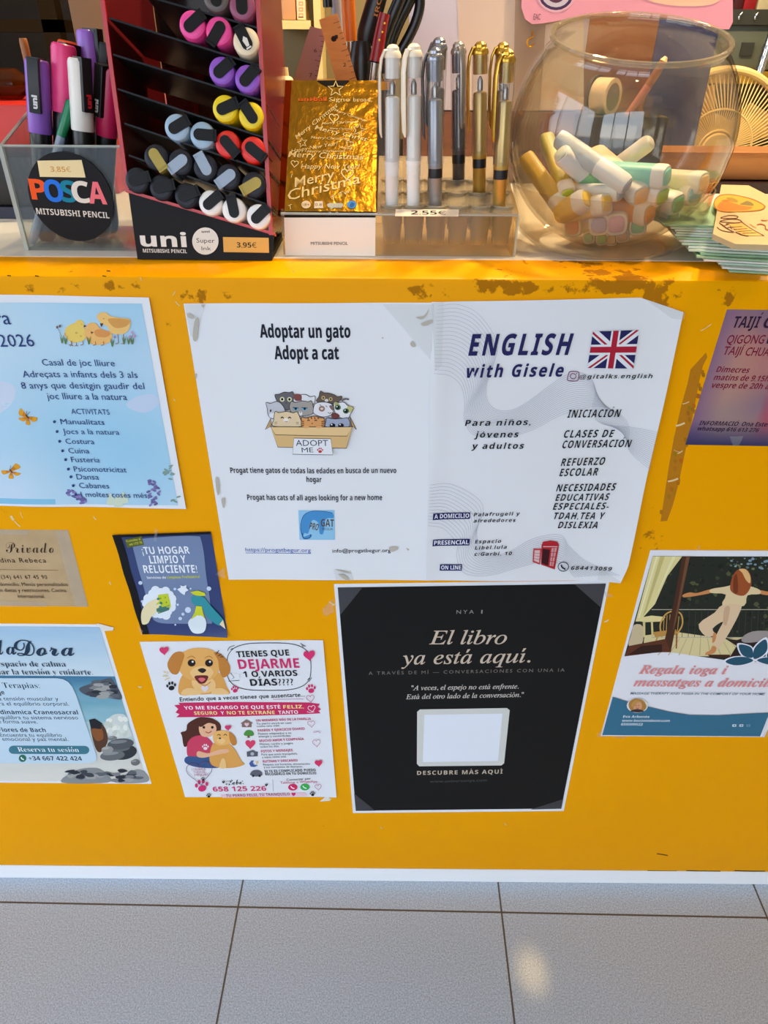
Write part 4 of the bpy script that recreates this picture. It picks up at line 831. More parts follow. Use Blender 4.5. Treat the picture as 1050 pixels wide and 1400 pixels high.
k.poly(zz(Z, [(570, 604), (588, 600), (594, 596), (606, 596), (612, 602), (626, 604), (624, 626), (572, 628)]), (92, 94, 104)); k.ell(*Z(598, 614), 2.5, 2.4, (180, 186, 196), 0, 12); k.done('pictogram', po)
k.poly(zz(Z, [(606, 646), (592, 648), (582, 662), (590, 678), (608, 680), (626, 672), (606, 668), (600, 658)]), (74, 96, 160)); k.star(*Z(622, 656), 2, (236, 190, 80), .8); k.done('pictogram', po)
k.blob(zz(Z, [(588, 720), (590, 708), (604, 696), (630, 696), (644, 708), (646, 722), (616, 728)]), (96, 98, 110)); k.ell(*Z(602, 724), 1.8, 1.8, (40, 40, 46), 0, 10); k.ell(*Z(634, 724), 1.8, 1.8, (40, 40, 46), 0, 10); k.done('pictogram', po)
k.ell(*Z(798, 780), 6.4, 4.4, (212, 40, 96)); k.line(zz(Z, [(788, 774), (794, 782), (806, 786)]), 1.3, (244, 236, 240)); k.done('phone_symbol', po)
k.ell(*Z(858, 779), 6.4, 4.4, (60, 176, 82)); k.line(zz(Z, [(848, 773), (854, 781), (866, 785)]), 1.3, (240, 246, 240)); k.done('phone_symbol', po)
for x, y, r_, c_ in ((197, 280, 7.4, BLK), (512, 295, 5.8, MAG), (888, 292, 7.4, MAG), (348, 772, 10, MAG), (383, 818, 3.6, BLK), (896, 809, 4, BLK), (354, 737, 3, BLK)): k.paw(*Z(x, y), r_, c_, -.15); k.done('paw_print', po)
for x, y, r_, c_, w_ in ((163, 100, 6.4, (222, 60, 110), 0), (880, 122, 8, (222, 50, 110), 0), (478, 483, 4.4, (214, 60, 110), 0), (926, 656, 5.4, (220, 54, 100), 0), (886, 336, 5.4, (190, 90, 130), .7), (890, 462, 5, (190, 110, 140), .6), (916, 556, 5.4, (190, 110, 140), .6), (924, 775, 4.4, (190, 110, 140), .6), (338, 702, 18, (120, 80, 120), .7), (456, 752, 2, (60, 50, 60), 0), (668, 766, 2, (60, 50, 60), 0)): k.heart(*Z(x, y), r_, c_, -.12, w_); k.done('heart', po)
for q, c_ in (([(420, 118), (434, 98)], BLK), ([(428, 126), (446, 118)], BLK), ([(440, 130), (456, 130)], BLK), ([(160, 204), (182, 214)], (230, 200, 100)), ([(156, 228), (180, 228)], (230, 200, 100)), ([(166, 246), (188, 238)], (230, 200, 100)), ([(900, 505), (925, 500), (935, 508)], (200, 160, 180))): k.line(zz(Z, q), 1, c_, n=0)
k.done('tick_marks', po)
for s_, x0, x1, y in (('CON AMOR', 300, 370, 694), ('TODO ES', 310, 366, 708), ('MEJOR!', 314, 382, 722)): k.text(s_, *Z(x0, y), *Z(x1, y - 2), 2.9, (170, 60, 110))
k.done('heart_lettering', po)
tape(po, [zz(Z, [(955, 832), (975, 822), (984, 848), (930, 852)])], mat('tape_white'), 7e-4)

# ---- 9 yoga and massage notice (laminated)
bl = P0(821, 1006); tl = P0(889, 752); br = P0(1045, 1007.5)
tr_ = tl + (br - bl)
lam = mat('laminated_paper', (234, 234, 240), .22)
po = poster('yoga_notice', 'laminated yoga and massage notice with a woman stretching on a terrace', [tl, tr_, br, bl], lam)
Z = zoomer(800, 730, .2381); k = Ink(base=5e-4)
EX = (tr_ - tl)
def RT(y): return 4000
def clipx(pts):
    out = []
    for x, y in pts:
        lim = 1372 - (y - 125) * (1372 - 1010) / (1150 - 125); out.append((min(x, lim), y))
    return [Z(*p) for p in out]
def Q(pts, c, sm=0): k.poly(clipx(pts), c, sm)
Q([(388, 126), (900, 128), (1372, 128), (1200, 640), (1150, 700), (1000, 735), (800, 722), (640, 700), (520, 680), (420, 676), (225, 700)], (38, 42, 34))
rn = random.Random(6); k.stp = .1
for i in range(150):
    x, y = rn.uniform(440, 1260), rn.uniform(135, 560); s_ = rn.uniform(5, 16)
    if y > 300 and x > 1180: continue
    Q([(x + s_ * rn.uniform(.5, 1.3) * math.cos(a_), y + s_ * rn.uniform(.5, 1.2) * math.sin(a_)) for a_ in [j * PI / 3 for j in range(6)]], rn.choice([(60, 70, 46), (48, 56, 38), (82, 88, 56), (30, 36, 28), (28, 30, 26)]))
for i in range(40):
    x, y = rn.uniform(830, 1100), rn.uniform(132, 200); s_ = rn.uniform(4, 12); Q([(x + s_ * math.cos(a_), y + s_ * .7 * math.sin(a_)) for a_ in [j * PI / 3 for j in range(6)]], rn.choice([(130, 156, 172), (96, 120, 120), (150, 168, 160), (110, 120, 80)]))
k.stp = .6
Q([(340, 580), (520, 560), (800, 600), (1180, 560), (1160, 640), (850, 700), (640, 700), (520, 680), (420, 676), (330, 680)], (222, 206, 152))
for i in range(14): Q([(500 + i * 40, 598), (504 + i * 40, 598), (420 + i * 60, 694), (414 + i * 60, 694)], (196, 176, 124))
for y, w_ in ((430, 4), (590, 4)): Q([(380, y), (1250, y), (1248, y + w_), (380, y + w_)], (186, 180, 160))
for i in range(16): Q([(560 + i * 36, 432), (563 + i * 36, 432), (556 + i * 36, 590), (553 + i * 36, 590)], (64, 62, 56))
Q([(388, 126), (556, 126), (470, 240), (400, 400), (310, 500), (288, 500)], (226, 214, 150), 0); Q([(430, 126), (456, 126), (350, 440), (330, 470)], (200, 186, 120)); Q([(500, 126), (520, 126), (410, 350), (380, 420)], (236, 228, 176)); Q([(405, 126), (418, 126), (310, 480), (300, 490)], (238, 230, 180))
Q([(300, 480), (380, 466), (460, 474), (440, 500), (340, 504), (296, 496)], (228, 212, 150)); Q([(330, 500), (344, 500), (344, 590), (332, 590)], (216, 198, 130)); Q([(376, 500), (388, 500), (392, 590), (380, 590)], (216, 198, 130)); Q([(280, 520), (330, 530), (322, 640), (250, 640), (262, 580)], (206, 186, 148), 3)
for q in ([(440, 590), (430, 520), (460, 460), (510, 440), (550, 460), (556, 520), (520, 580)], ): k.line(clipx(q), 2, (206, 160, 84)); 
for i in range(6): k.line(clipx([(448 + i * 16, 560), (452 + i * 17, 470 - 12 * math.sin(i / 5 * PI))]), 1, (198, 150, 76), n=0)
Q([(390, 560), (520, 545), (530, 575), (400, 590)], (190, 140, 70)); Q([(520, 570), (530, 570), (526, 655), (518, 655)], (150, 96, 48)); Q([(410, 585), (420, 585), (400, 640), (392, 640)], (196, 150, 80))
Q([(556, 126), (600, 126), (540, 420), (490, 676), (438, 676), (505, 400)], (74, 44, 30)); Q([(580, 126), (600, 126), (520, 500), (500, 560)], (112, 74, 50)); Q([(250, 640), (460, 600), (490, 676), (420, 676), (225, 700)], (96, 52, 32)); Q([(248, 690), (320, 640), (440, 630), (440, 676)], (54, 30, 22))
SKN = (206, 138, 84); CLO = (228, 204, 158)
Q([(560, 346), (600, 332), (640, 336), (722, 314), (724, 334), (650, 350), (600, 358), (562, 360)], SKN, 3); Q([(1000, 320), (1060, 330), (1150, 336), (1150, 352), (1060, 350), (1000, 340)], SKN, 3); Q([(720, 314), (800, 300), (850, 290), (940, 296), (1000, 318), (1000, 342), (930, 350), (910, 410), (786, 408), (806, 345), (722, 336)], CLO, 3)
Q([(786, 406), (890, 404), (884, 450), (850, 520), (810, 590), (760, 660), (720, 655), (760, 560), (790, 500), (730, 540), (745, 575), (690, 584), (650, 516), (740, 450)], (226, 196, 158), 3); Q([(800, 420), (830, 420), (810, 520), (790, 500)], (206, 170, 136), 3)
Q([(735, 566), (752, 572), (744, 610), (728, 620)], SKN, 3); Q([(730, 640), (752, 650), (740, 680), (690, 692), (694, 676), (716, 666)], SKN, 3)
Q([(830, 300), (845, 240), (872, 204), (915, 196), (945, 225), (952, 290), (920, 345), (880, 350), (840, 330)], (158, 80, 40), 3); Q([(880, 200), (920, 200), (946, 240), (944, 280), (920, 260), (900, 220)], (226, 182, 120), 3); Q([(850, 250), (870, 230), (875, 330), (850, 330)], (120, 56, 28), 3)
Q([(800, 596), (870, 606), (1000, 560), (1180, 540), (1180, 640), (900, 690), (830, 702), (868, 640)], (44, 30, 28)); Q([(900, 590), (960, 556), (1060, 555), (1100, 580), (1000, 614), (910, 620)], (160, 150, 146), 3)
Q([(700, 690), (830, 690), (830, 706), (720, 704)], (70, 36, 24)); k.done('terrace_picture', po, 'photo of a woman stretching on a terrace')
k = Ink(base=1.3e-3)
Q([(157, 932), (240, 958), (350, 985), (470, 1015), (600, 1036), (760, 1038), (900, 1030), (1062, 1022), (1002, 1158), (97, 1150)], (56, 112, 140)); k.done('blue_band', po, 'blue wave along the foot')
k = Ink(base=1.4e-3); LN = (38, 84, 106)
for q in ([(966, 712), (970, 650), (1030, 600), (1044, 650), (1020, 690)], [(880, 632), (940, 640), (960, 668), (956, 706), (900, 690)], [(803, 728), (850, 704), (920, 702), (962, 722), (910, 744), (850, 748)], [(984, 722), (1030, 704), (1090, 708), (1120, 730), (1060, 746)], [(1040, 690), (1060, 660), (1110, 650), (1090, 700), (1050, 706)]):
    cx = sum(p[0] for p in q) / len(q); cy = sum(p[1] for p in q) / len(q); k.poly(clipx([(cx + (x - cx) * 1.22, cy + (y - cy) * 1.22) for x, y in q]), (232, 232, 240), 4)
for q in ([(966, 712), (970, 650), (1030, 600), (1044, 650), (1020, 690)], [(880, 632), (940, 640), (960, 668), (956, 706), (900, 690)], [(803, 728), (850, 704), (920, 702), (962, 722), (910, 744), (850, 748)], [(984, 722), (1030, 704), (1090, 708), (1120, 730), (1060, 746)], [(1040, 690), (1060, 660), (1110, 650), (1090, 700), (1050, 706)]): k.poly(clipx(q), LN, 4)
k.done('lotus_logo', po, 'blue lotus logo')
k = Ink(base=1.4e-3); PK = (226, 140, 138)
k.text('Regala ioga i', *Z(303, 798), *Z(806, 801), 11, PK, 'sbi', .004); k.text('massatges a domicili', *Z(273, 870), *Z(1068, 874), 11, PK, 'sbi', .004); k.done('heading', po, 'salmon pink slanted heading')
k = Ink(base=1.4e-3); k.text('MASSAGE THERAPY AND YOGA IN THE COMFORT OF YOUR HOME', *Z(257, 917), *Z(1027, 921), 2.9, (70, 100, 124), off=.006, shear=.1)
for s_, x0, x1, y in (('Eva Arbonès', 215, 366, 1050), ('www.bocinetdecel.com', 208, 482, 1073), ('659209522', 203, 327, 1094)): k.text(s_, *Z(x0, y), *Z(x1, y + 1), 3.2, (214, 226, 234), off=.012)
k.done('body_text', po)
k = Ink(base=1.4e-3)
k.ell(*Z(298, 980), 14.6, 10, (226, 222, 216)); k.blob(zz(Z, [(250, 990), (252, 960), (285, 940), (330, 950), (350, 985), (330, 1010), (270, 1012)]), (176, 128, 62)); k.ell(*Z(298, 982), 6.4, 7, (216, 156, 118)); k.blob(zz(Z, [(262, 975), (285, 950), (318, 958), (295, 966), (276, 992)]), (196, 146, 76)); k.blob(zz(Z, [(258, 1012), (298, 1000), (336, 1012), (300, 1020)]), (60, 50, 50))
for x in (291, 306): k.ell(*Z(x, 980), .7, .5, (50, 36, 30), 0, 8)
k.line(zz(Z, [(290, 993), (299, 996), (308, 993)]), .8, (170, 70, 66)); k.done('portrait_picture', po, 'round portrait')
k = Ink(base=1.4e-3)
for x in (855, 895, 936): k.poly(clipx([(x - 12, 1088), (x + 11, 1088), (x + 9, 1102), (x - 13, 1102)]), (206, 220, 228) if x < 930 else (110, 150, 172)); k.ell(*Z(x, 1095), 1.1, .9, (56, 112, 140), 0, 8); k.done('contact_symbol', po)
tape(po, [zz(Z, [(372, 88), (1060, 90), (1060, 97), (376, 95)]), zz(Z, [(62, 1160), (95, 1120), (100, 1150), (130, 1168)]), zz(Z, [(640, 80), (655, 62), (662, 70), (650, 92)]), zz(Z, [(180, 1160), (240, 1164), (230, 1172), (160, 1168)]), zz(Z, [(1010, 1166), (1030, 1140), (1050, 1120), (1050, 1160)])], base=4e-4)

# ---- 10 taiji notice
a = P0(993.9, 423); b_ = P0(936.8, 607.6)
po = poster('taiji_notice', 'purple and rose notice for taiji classes, at the upper right edge', [a, a + V((.185, 0, -.001)), b_ + V((.185, 0, -.002)), b_], mat('plum_print', (150, 110, 128), .42), n=(10, 12))
Z = zoomer(920, 400, .15714); k = Ink(base=5e-4); gp = [random.Random(9).uniform(0, 6) for _ in range(9)]
def plum(u, v):
    s1 = .5 + .5 * math.sin(6.5 * u + 2.2 * math.sin(5 * v + gp[0]) + gp[1]); s2 = .5 + .5 * math.sin(9 * u - 3 * v + gp[2])
    c = mixc(mixc((134, 104, 124), (182, 120, 112), s1), (178, 150, 130), s2 * .6)
    c = mixc(c, (178, 62, 84), max(0, 1 - ((u - .40) / .09) ** 2) * max(0, 1 - ((v - .68) / .28) ** 2) * .8)
    c = mixc(c, (120, 88, 130), max(0, 1 - u / .12) * .7); return mixc(c, (52, 50, 92), min(1, max(0, (v - .8) / .2)) ** 1.1)
vs = []; cs = []; A0, A1, B1, B0 = a, a + V((.185, 0, -.001)), b_ + V((.185, 0, -.002)), b_
for j in range(37):
    for i in range(37):
        u, v = i / 36, j / 36; vs.append((A0 * (1 - u) + A1 * u) * (1 - v) + (B0 * (1 - u) + B1 * u) * v); cs.append(plum(u, v))
k.add(vs, [(j * 37 + i, j * 37 + i + 1, (j + 1) * 37 + i + 1, (j + 1) * 37 + i) for j in range(36) for i in range(36)], cs); k.done('background', po, 'plum, rose and navy print')
k = Ink(base=7e-4); DP = (48, 24, 52); CR = (128, 30, 58)
k.text('TAIJÍ', *Z(515, 303), *Z(748, 304), 15, DP, off=.022, shear=.15); k.text('C', *Z(776, 305), *Z(860, 306), 15, DP, off=.022, shear=.15); k.text('QIGONG', *Z(460, 441), *Z(787, 442), 11.5, CR, off=.01, shear=.15); k.text('i', *Z(808, 442), *Z(824, 442), 11, DP, off=.02); k.text('TAIJÍ', *Z(432, 538), *Z(602, 541), 11, CR, off=.01, shear=.15); k.text('CHUAN', *Z(622, 546), *Z(888, 550), 11, CR, off=.01, shear=.15); k.done('heading', po, 'dark plum and wine red capitals')
k = Ink(base=7e-4)
for s_, x0, y0, x1, y1, h, c_ in (('Dimecres', 370, 688, 658, 697, 7.4, CR), ('matins de 9,15h', 348, 758, 827, 771, 7.4, CR), ('vespre de 20h a', 330, 825, 830, 838, 7.4, CR), ('INFORMACIÓ: Ona Esteve', 222, 1150, 872, 1164, 5.6, DP), ('whatsapp 616 613 276', 208, 1196, 740, 1211, 5.2, DP)): k.text(s_, *Z(x0, y0), *Z(x1, y1), h, c_, off=.012, shear=.2); k.done('text_line', po)
tape(po, [zz(Z, [(490, 1248), (610, 1246), (570, 1330), (520, 1330)])])
# ---------------------------------------------------------------- things standing on the counter
Zt = TOP + .0006
black = mat('black_plastic', (18, 18, 18), .4)
def lettering(parent, name, o, nrm, items, base=5e-4, label=None):
    k = Ink(o, nrm, base)
    for it in items: k.text(*it[0], **it[1])
    return k.done(name, parent, label)

# ---- clear tray of paint markers on the left
acr = clear('acrylic', (244, 245, 242), .04, 1.5, .025, (215, 222, 220))
edge_m = clear('acrylic_edge', (225, 232, 225), .1, 1.5, .45, (225, 232, 228))
fy = .078; fl_ = atz(33, 343, Zt); z1 = at(60, 200, fy).z; xl, xr = fl_.x, -.272; by = .172
zb = TOP + .112
tray = thing('marker_tray', 'clear acrylic tray of paint markers with a round black label', 'tray', ((xl + xr) / 2, (fy + by) / 2, TOP))
B().box(xl, xr, fy, fy + .003, Zt, z1).done('front_panel', acr, tray, smooth=0)
b = B(); b.prism([V((xl, fy + .003, Zt)), V((xl, by, Zt)), V((xl, by, zb)), V((xl, fy + .003, z1))], V((.003, 0, 0))); b.done('side_panel', acr, tray, smooth=0)
b = B(); b.prism([V((xr - .003, fy + .003, Zt)), V((xr - .003, by, Zt)), V((xr - .003, by, zb)), V((xr - .003, fy + .003, z1))], V((.003, 0, 0))); b.done('side_panel', acr, tray, smooth=0)
B().box(xl, xr, by, by + .003, Zt, zb).done('back_panel', acr, tray, smooth=0)
B().box(xl + .003, xr - .003, fy + .003, by, Zt, Zt + .002).done('tray_floor', acr, tray, smooth=0)
b = B(); b.box(xl - .0004, xl + .0034, fy - .0004, fy + .0028, Zt, z1 + .0003); b.tube([(xl + .0015, fy + .003, z1), (xl + .0015, by, zb)], .0014, 6); b.tube([(xl, fy + .0015, z1), (xr, fy + .0015, z1)], .0011, 6); b.done('polished_edges', edge_m, tray, 'pale polished edges')
o_ = V((0, fy - .0012, 0)); c0 = atplane(97, 270.5, o_, V((0, -1, 0))); rad = (atplane(153.5, 270, o_, V((0, -1, 0))).x - atplane(40, 270, o_, V((0, -1, 0))).x) / 2
disc = B().lathe([(rad, 0), (rad, .0011)], Matrix.Translation((c0.x, fy - .0012, c0.z)) @ Matrix.Rotation(-PI / 2, 4, 'X'), 56).done('label_disc', mat('black_card', (14, 14, 17), .6, spec=.25), tray, 'round black label')
k = Ink(o_, (0, -1, 0), 3e-4)
for ch, x0, y0, x1, y1, h, c_ in (('P', 44, 272, 66.5, 273, 27, (244, 92, 34)), ('O', 63.5, 275, 89, 276, 29, (38, 120, 232)), ('S', 86, 275.5, 106.5, 276.5, 28.5, (20, 132, 160)), ('C', 101, 276.5, 125, 277, 28.5, (232, 226, 214)), ('A', 122.5, 277.5, 147, 279, 29, (244, 120, 130))): k.text(ch, x0, y0, x1, y1, h, c_, off=.09)
k.text('MITSUBISHI PENCIL', 50.5, 292.5, 150, 298.5, 8, (226, 222, 214), off=.02); k.done('label_lettering', disc, 'coloured letters')
k = Ink(o_, (0, -1, 0), 8e-4); k.poly([(51.5, 219.5), (112, 218.5), (117.5, 242.5), (55, 241.5)], (240, 222, 170)); k.text('3,85€', 70, 234.6, 98, 235, 7, (214, 160, 84), off=.014); k.done('price_tag', disc, 'cream price tag')

def stick(name, label, p0, p1, prof, cap_m, body_m, r, capL, group='paint markers in the clear tray', clip=None, clip_m=None, word=None, fac=(0, -1, .2)):
    """pen from p0 (foot) to p1 (top of cap)"""
    p0, p1 = V(p0), V(p1); L = (p1 - p0).length; M = axisM(p0, p1, fac)
    t = thing(name, label, 'marker', tuple(p0), group)
    B().lathe([(0, 0), (r * .55, 0), (r * .8, .004), (r * .92, .012), (r * .92, L - capL + .004), (0, L - capL + .004)], M, 22).done('barrel', body_m, t)
    B().lathe([(0, L - capL), (r * .97, L - capL), (r, L - capL + .0012), (r, L - .0035), (r * .93, L - .001), (r * .8, L), (0, L)], M, 26).done('cap', cap_m, t)
    if clip is not None:
        R_ = M @ Matrix.Rotation(clip, 4, 'Z'); w = r * .48
        b = B(); b.box(r * .9, r * 1.34, -w, w, L - capL * .72, L + .0006, R_, .0006); b.box(-r * .2, r * 1.3, -w, w, L - .002, L + .0012, R_, .0005)
        cl = b.done('clip', clip_m or black, t)
        if word:
            k = Ink(); vs, fs, ch = glyphs('uni', 'n', .05, 0, 1); x1_ = max(v.x for v in vs)
            k.add([R_ @ V((r * 1.36 + .0002, (v.y - ch / 2) * .0062 * -1 + .0, L - capL * .66 + v.x / x1_ * .0105)) for v in vs], fs, word); k.done('clip_lettering', cl)
    return t
blk_b = mat('marker_barrel', (14, 14, 16), .3)
def glossy(n_, c_): return mat('plastic_' + n_, c_, .32)
PX = lambda px, py, Y: at(px, py, Y)
def tp(name, label, top, Yt, foot, Yf, r, capL, cap_m, **kw):
    f = at(foot[0], foot[1], Yf); f.z = Zt + .0025; return stick('paint_marker', label, f, at(top[0], top[1], Yt), None, cap_m, kw.pop('body', blk_b), r, capL, **kw)
tp('', 'paint marker with a purple cap and a black clip, leftmost in the clear tray', (50, 81), .118, (57, 300), .105, .0099, .056, glossy('purple', (136, 84, 186)), clip=.15, word=(225, 225, 225))
tp('', 'paint marker with a hot pink cap, behind and between the purple and white caps', (87, 60), .128, (80, 285), .112, .0102, .052, glossy('hot_pink', (240, 66, 132)), clip=2.6)
tp('', 'paint marker with a white cap, in front in the clear tray', (108, 80), .112, (116, 305), .100, .0094, .054, glossy('white', (232, 228, 218)), clip=.85, word=(200, 40, 50))
tp('', 'paint marker with a lilac cap, tallest and furthest back in the clear tray', (119, 41), .150, (142, 270), .138, .0094, .050, glossy('lilac', (156, 104, 206)), clip=1.3)
tp('', 'paint marker with a deep pink cap and a black clip, beside the red display panel', (151, 92), .122, (132, 290), .125, .0098, .054, glossy('deep_pink', (200, 28, 84)), clip=-.45, word=(220, 220, 220))
tp('', 'all-black paint marker behind the deep pink cap', (143, 60), .15, (125, 280), .148, .0078, .05, glossy('charcoal', (40, 42, 48)), clip=.3)
tp('', 'paint marker with an orange cap, its tip showing behind the hot pink cap', (92, 56), .158, (84, 270), .15, .0085, .05, glossy('orange', (232, 84, 30)))
tp('', 'thin clear pen with a green cap leaning in the tray', (97, 138), .112, (41, 322), .092, .0042, .030, glossy('green', (20, 128, 84)), body=clear('clear_pen', (205, 220, 240), .08, 1.5, .45, (200, 214, 235)))
tp('', 'slim brown wooden stick leaning at the left of the tray', (31, 52), .15, (76, 250), .15, .0035, .03, mat('tan_wood', (150, 86, 32), .5), body=mat('tan_wood'))

# ---- slanted red display of markers
dlean = math.radians(8.5); DO = V((-.268, .0495, TOP)); DN = V((0, -math.cos(dlean), math.sin(dlean)))
D = lambda px, py, out=0.: atplane(px, py, DO, DN) + DN * out
DU = V((0, math.sin(dlean), math.cos(dlean)))
disp = thing('marker_display', 'slanted red and black shop display of felt markers', 'display stand', (-.209, .12, TOP))
red = bump(mat('red_card', (186, 30, 34), .3), 60, .05, .001); dkred = mat('dark_red_card', (96, 14, 18), .35)
bx0, bx1, dby = -.268, -.150, .205
pl = [D(175.5, 262), D(374.5, 321), D(372, 356.5), D(188, 355)]
pl[3] = V((bx0, .0495, Zt)); pl[2] = V((bx1, .0487, Zt))
b = B(); b.prism([p for p in pl], V((0, .0025, 0))); b.done('base_front', mat('black_card'), disp, 'black printed base', smooth=0)
b = B(); zt0, zt1 = pl[0].z - .012, pl[1].z - .004
b.hexa([V((bx0, .053, Zt)), V((bx1, .053, Zt)), V((bx1, dby, Zt)), V((bx0, dby, Zt)), V((bx0, .058, zt0 - .016)), V((bx1, .058, max(zt1 - .024, Zt + .004))), V((bx1, dby, Zt + .004)), V((bx0, dby, Zt + .008))]); b.done('base_box', mat('black_card'), disp, smooth=0)
ztop = 1.17
def side(x, xw, zlow, m, nm):
    yl = lambda z: .0495 + math.tan(dlean) * (z - TOP)
    b = B(); b.prism([V((x, yl(zlow), zlow)), V((x, dby, TOP + .012)), V((x, dby + .012, ztop)), V((x, yl(ztop), ztop))], V((xw, 0, 0))); return b.done(nm, m, disp, smooth=0)
side(bx0 - .0012, .0018, pl[0].z, dkred, 'side_panel'); side(bx1 - .0006, .0018, pl[1].z - .002, mat('glossy_red_side', (120, 34, 30), .22), 'side_panel')
for x, zl_ in ((bx0 - .0006, pl[0].z), (bx1 + .0002, pl[1].z)):
    yl = lambda z: .0495 + math.tan(dlean) * (z - TOP) - .0012
    b = B(); b.prism([V((x - .0016, yl(zl_), zl_)), V((x + .0016, yl(zl_), zl_)), V((x + .0016, yl(ztop), ztop)), V((x - .0016, yl(ztop), ztop))], V((0, .0022, 0))); b.done('front_trim', red, disp, 'bright red front edge', smooth=0)
b = B(); b.prism([D(172.5, 258.5, .001), D(375, 317.5, .001), D(375, 321.5, .001), D(172.5, 262.5, .001)], V((0, .012, -.004))); b.done('front_lip', red, disp, 'red sloping lip', smooth=0)
smoke = clear('smoked_shelf', (66, 56, 56), .3, 1.3, .25, (26, 22, 24))
SA = V((0, math.cos(math.radians(18)), -math.sin(math.radians(18))))
for (xa, ya, xb, yb) in ((176, 213.5, 372, 283), (170, 170, 369, 236), (161, 123, 366, 191), (155, 76, 362, 140), (149, 26, 358, 92), (200, -4, 354, 40)):
    b = B(); b.prism([D(xa, ya), D(xb, yb), D(xb, yb) + SA * .085, D(xa, ya) + SA * .085], DU * .0014); b.done('shelf', smoke, disp, smooth=0)
b = B(); b.prism([V((bx0 + .001, dby + .006, TOP + .02)), V((bx1 - .001, dby + .006, TOP + .02)), V((bx1 - .001, dby + .011, ztop)), V((bx0 + .001, dby + .011, ztop))], V((0, .0015, 0))); b.done('back_panel', clear('smoked_back', (120, 92, 82), .1, 1.3, .18, (36, 24, 22)), disp, 'smoked clear back', smooth=0)
lettering(disp, 'base_lettering', DO, DN, [(('uni', 193, 336.5, 256, 337.5, 19, (232, 232, 228)), dict(off=.085)), (('MITSUBISHI PENCIL', 196, 345, 256, 346, 5, (226, 226, 222)), dict(off=.016))], 7e-4)
k = Ink(DO, DN, 7e-4); k.ell(281, 329.5, 18, 18.6, (230, 230, 224), 0, 40); k.text('uni', 276, 318, 287, 318, 3, (20, 20, 22), off=.06); k.text('Super', 269, 331.5, 294, 332, 6, (60, 60, 64)); k.text('Ink', 276, 342, 289, 342, 5, (60, 60, 64)); k.done('round_emblem', disp, 'white round emblem')
k = Ink(DO, DN, 7e-4); k.poly([(305, 324), (367.5, 325), (368, 345.5), (306, 344.5)], (226, 178, 92)); k.text('3,95€', 324, 338.2, 351, 338.6, 7, (34, 26, 20), off=.02); k.done('price_tag', disp, 'tan price tag')

MCOL = dict(pink=(246, 74, 156), cream=(240, 222, 186), purple=(146, 84, 196), yellow=(244, 212, 20), sky=(160, 186, 206), red=(230, 44, 34), dark=(36, 38, 46), white=(244, 242, 238), taupe=(96, 84, 80), mauve=(150, 74, 104))
def felt(px, py, cname, ang, label, clipc=(16, 16, 18), lens=False, r=.0103):
    """marker lying on a shelf, its cap end towards the shopper"""
    c = D(px, py, .004); ax = -SA
    t = thing('felt_marker', label, 'marker', tuple(c), 'felt markers in the slanted display')
    M = axisM(c, c + ax, V((1, 0, 0)))       # x to the right, z out of the face, y up
    B().lathe([(0, -.086), (r * .8, -.086), (r * .92, -.078), (r * .92, -.034), (0, -.034)], M, 20).done('barrel', blk_b, t)
    capm = mat('cap_' + cname, MCOL[cname], .38, spec=.25 if cname == 'dark' else .5)
    B().lathe([(r * .95, -.037), (r, -.035), (r, -.0032), (r * .94, -.001), (r * .80, 0), (r * .62, .0002), (0, .0002)], M, 30).done('cap', capm, t)
    R_ = M @ Matrix.Rotation(ang, 4, 'Z'); w = r * .42
    b = B(); q = [V((-w * .55 + w * .0 + w * math.cos(a) * 1.0, w * math.sin(a), 0)) for a in [PI / 2 + PI * j / 8 for j in range(9)]] + [V((r * 1.02, -w, 0)), V((r * 1.02, w, 0))]
    b.prism([R_ @ p for p in q], (R_.to_3x3() @ V((0, 0, .0012)))); b.box(r * .93, r * 1.16, -w, w, -.028, .0012, R_)
    cl = b.done('clip', mat('clip_%d_%d_%d' % clipc, tuple(max(0, c - 8) for c in clipc) if clipc[0] < 30 else clipc, .42, spec=.3), t)
    if lens:
        k = Ink(); u = lambda x, y: R_ @ V((x * r, y * r, .0015))
        k.add([u(-.45, .12), u(.05, .2), u(.3, 0), u(.05, -.2), u(-.45, -.12)], [(0, 1, 2, 3, 4)], (220, 218, 210)); k.add([u(-.62, .2), u(-.5, .2), u(-.5, -.2), u(-.62, -.2)], [(0, 1, 2, 3)], (220, 218, 210)); k.done('nib_symbol', cl)
    return t
GOLD, SILV = (176, 156, 76), (160, 176, 194); dg = math.radians
ROWS = [('top row', [(297, -3, 'taupe', 90), (332, 8, 'mauve', 90)]), ('pink and cream row', [(264, 34.5, 'pink', 38), (300, 43, 'pink', 235), (337, 57, 'cream', 118)]), ('purple row', [(304, 97, 'purple', 38), (339, 108, 'purple', 45)]), ('yellow row', [(308.6, 148.5, 'yellow', 22), (344, 158, 'yellow', 125)]),
        ('grey-blue and red row', [(243, 174, 'sky', 28), (277.6, 184.6, 'sky', -4), (312, 196.5, 'red', -48), (346.6, 204.5, 'red', -38)]),
        ('second lowest row', [(215, 214.6, 'dark', -58), (248, 221.5, 'dark', 215), (282, 228.6, 'dark', 118), (313.4, 241.4, 'dark', 215), (348, 252, 'dark', 208)]),
        ('bottom row', [(189, 246, 'dark', 15), (222, 256, 'dark', 12), (256, 267, 'dark', 22), (289, 277, 'white', 38), (320.6, 286.3, 'white', 100), (354, 295.6, 'white', 42)])]
WORD = {'dark': 'dark grey', 'sky': 'grey-blue'}; ORDN = ['first', 'second', 'third', 'fourth', 'fifth', 'sixth']
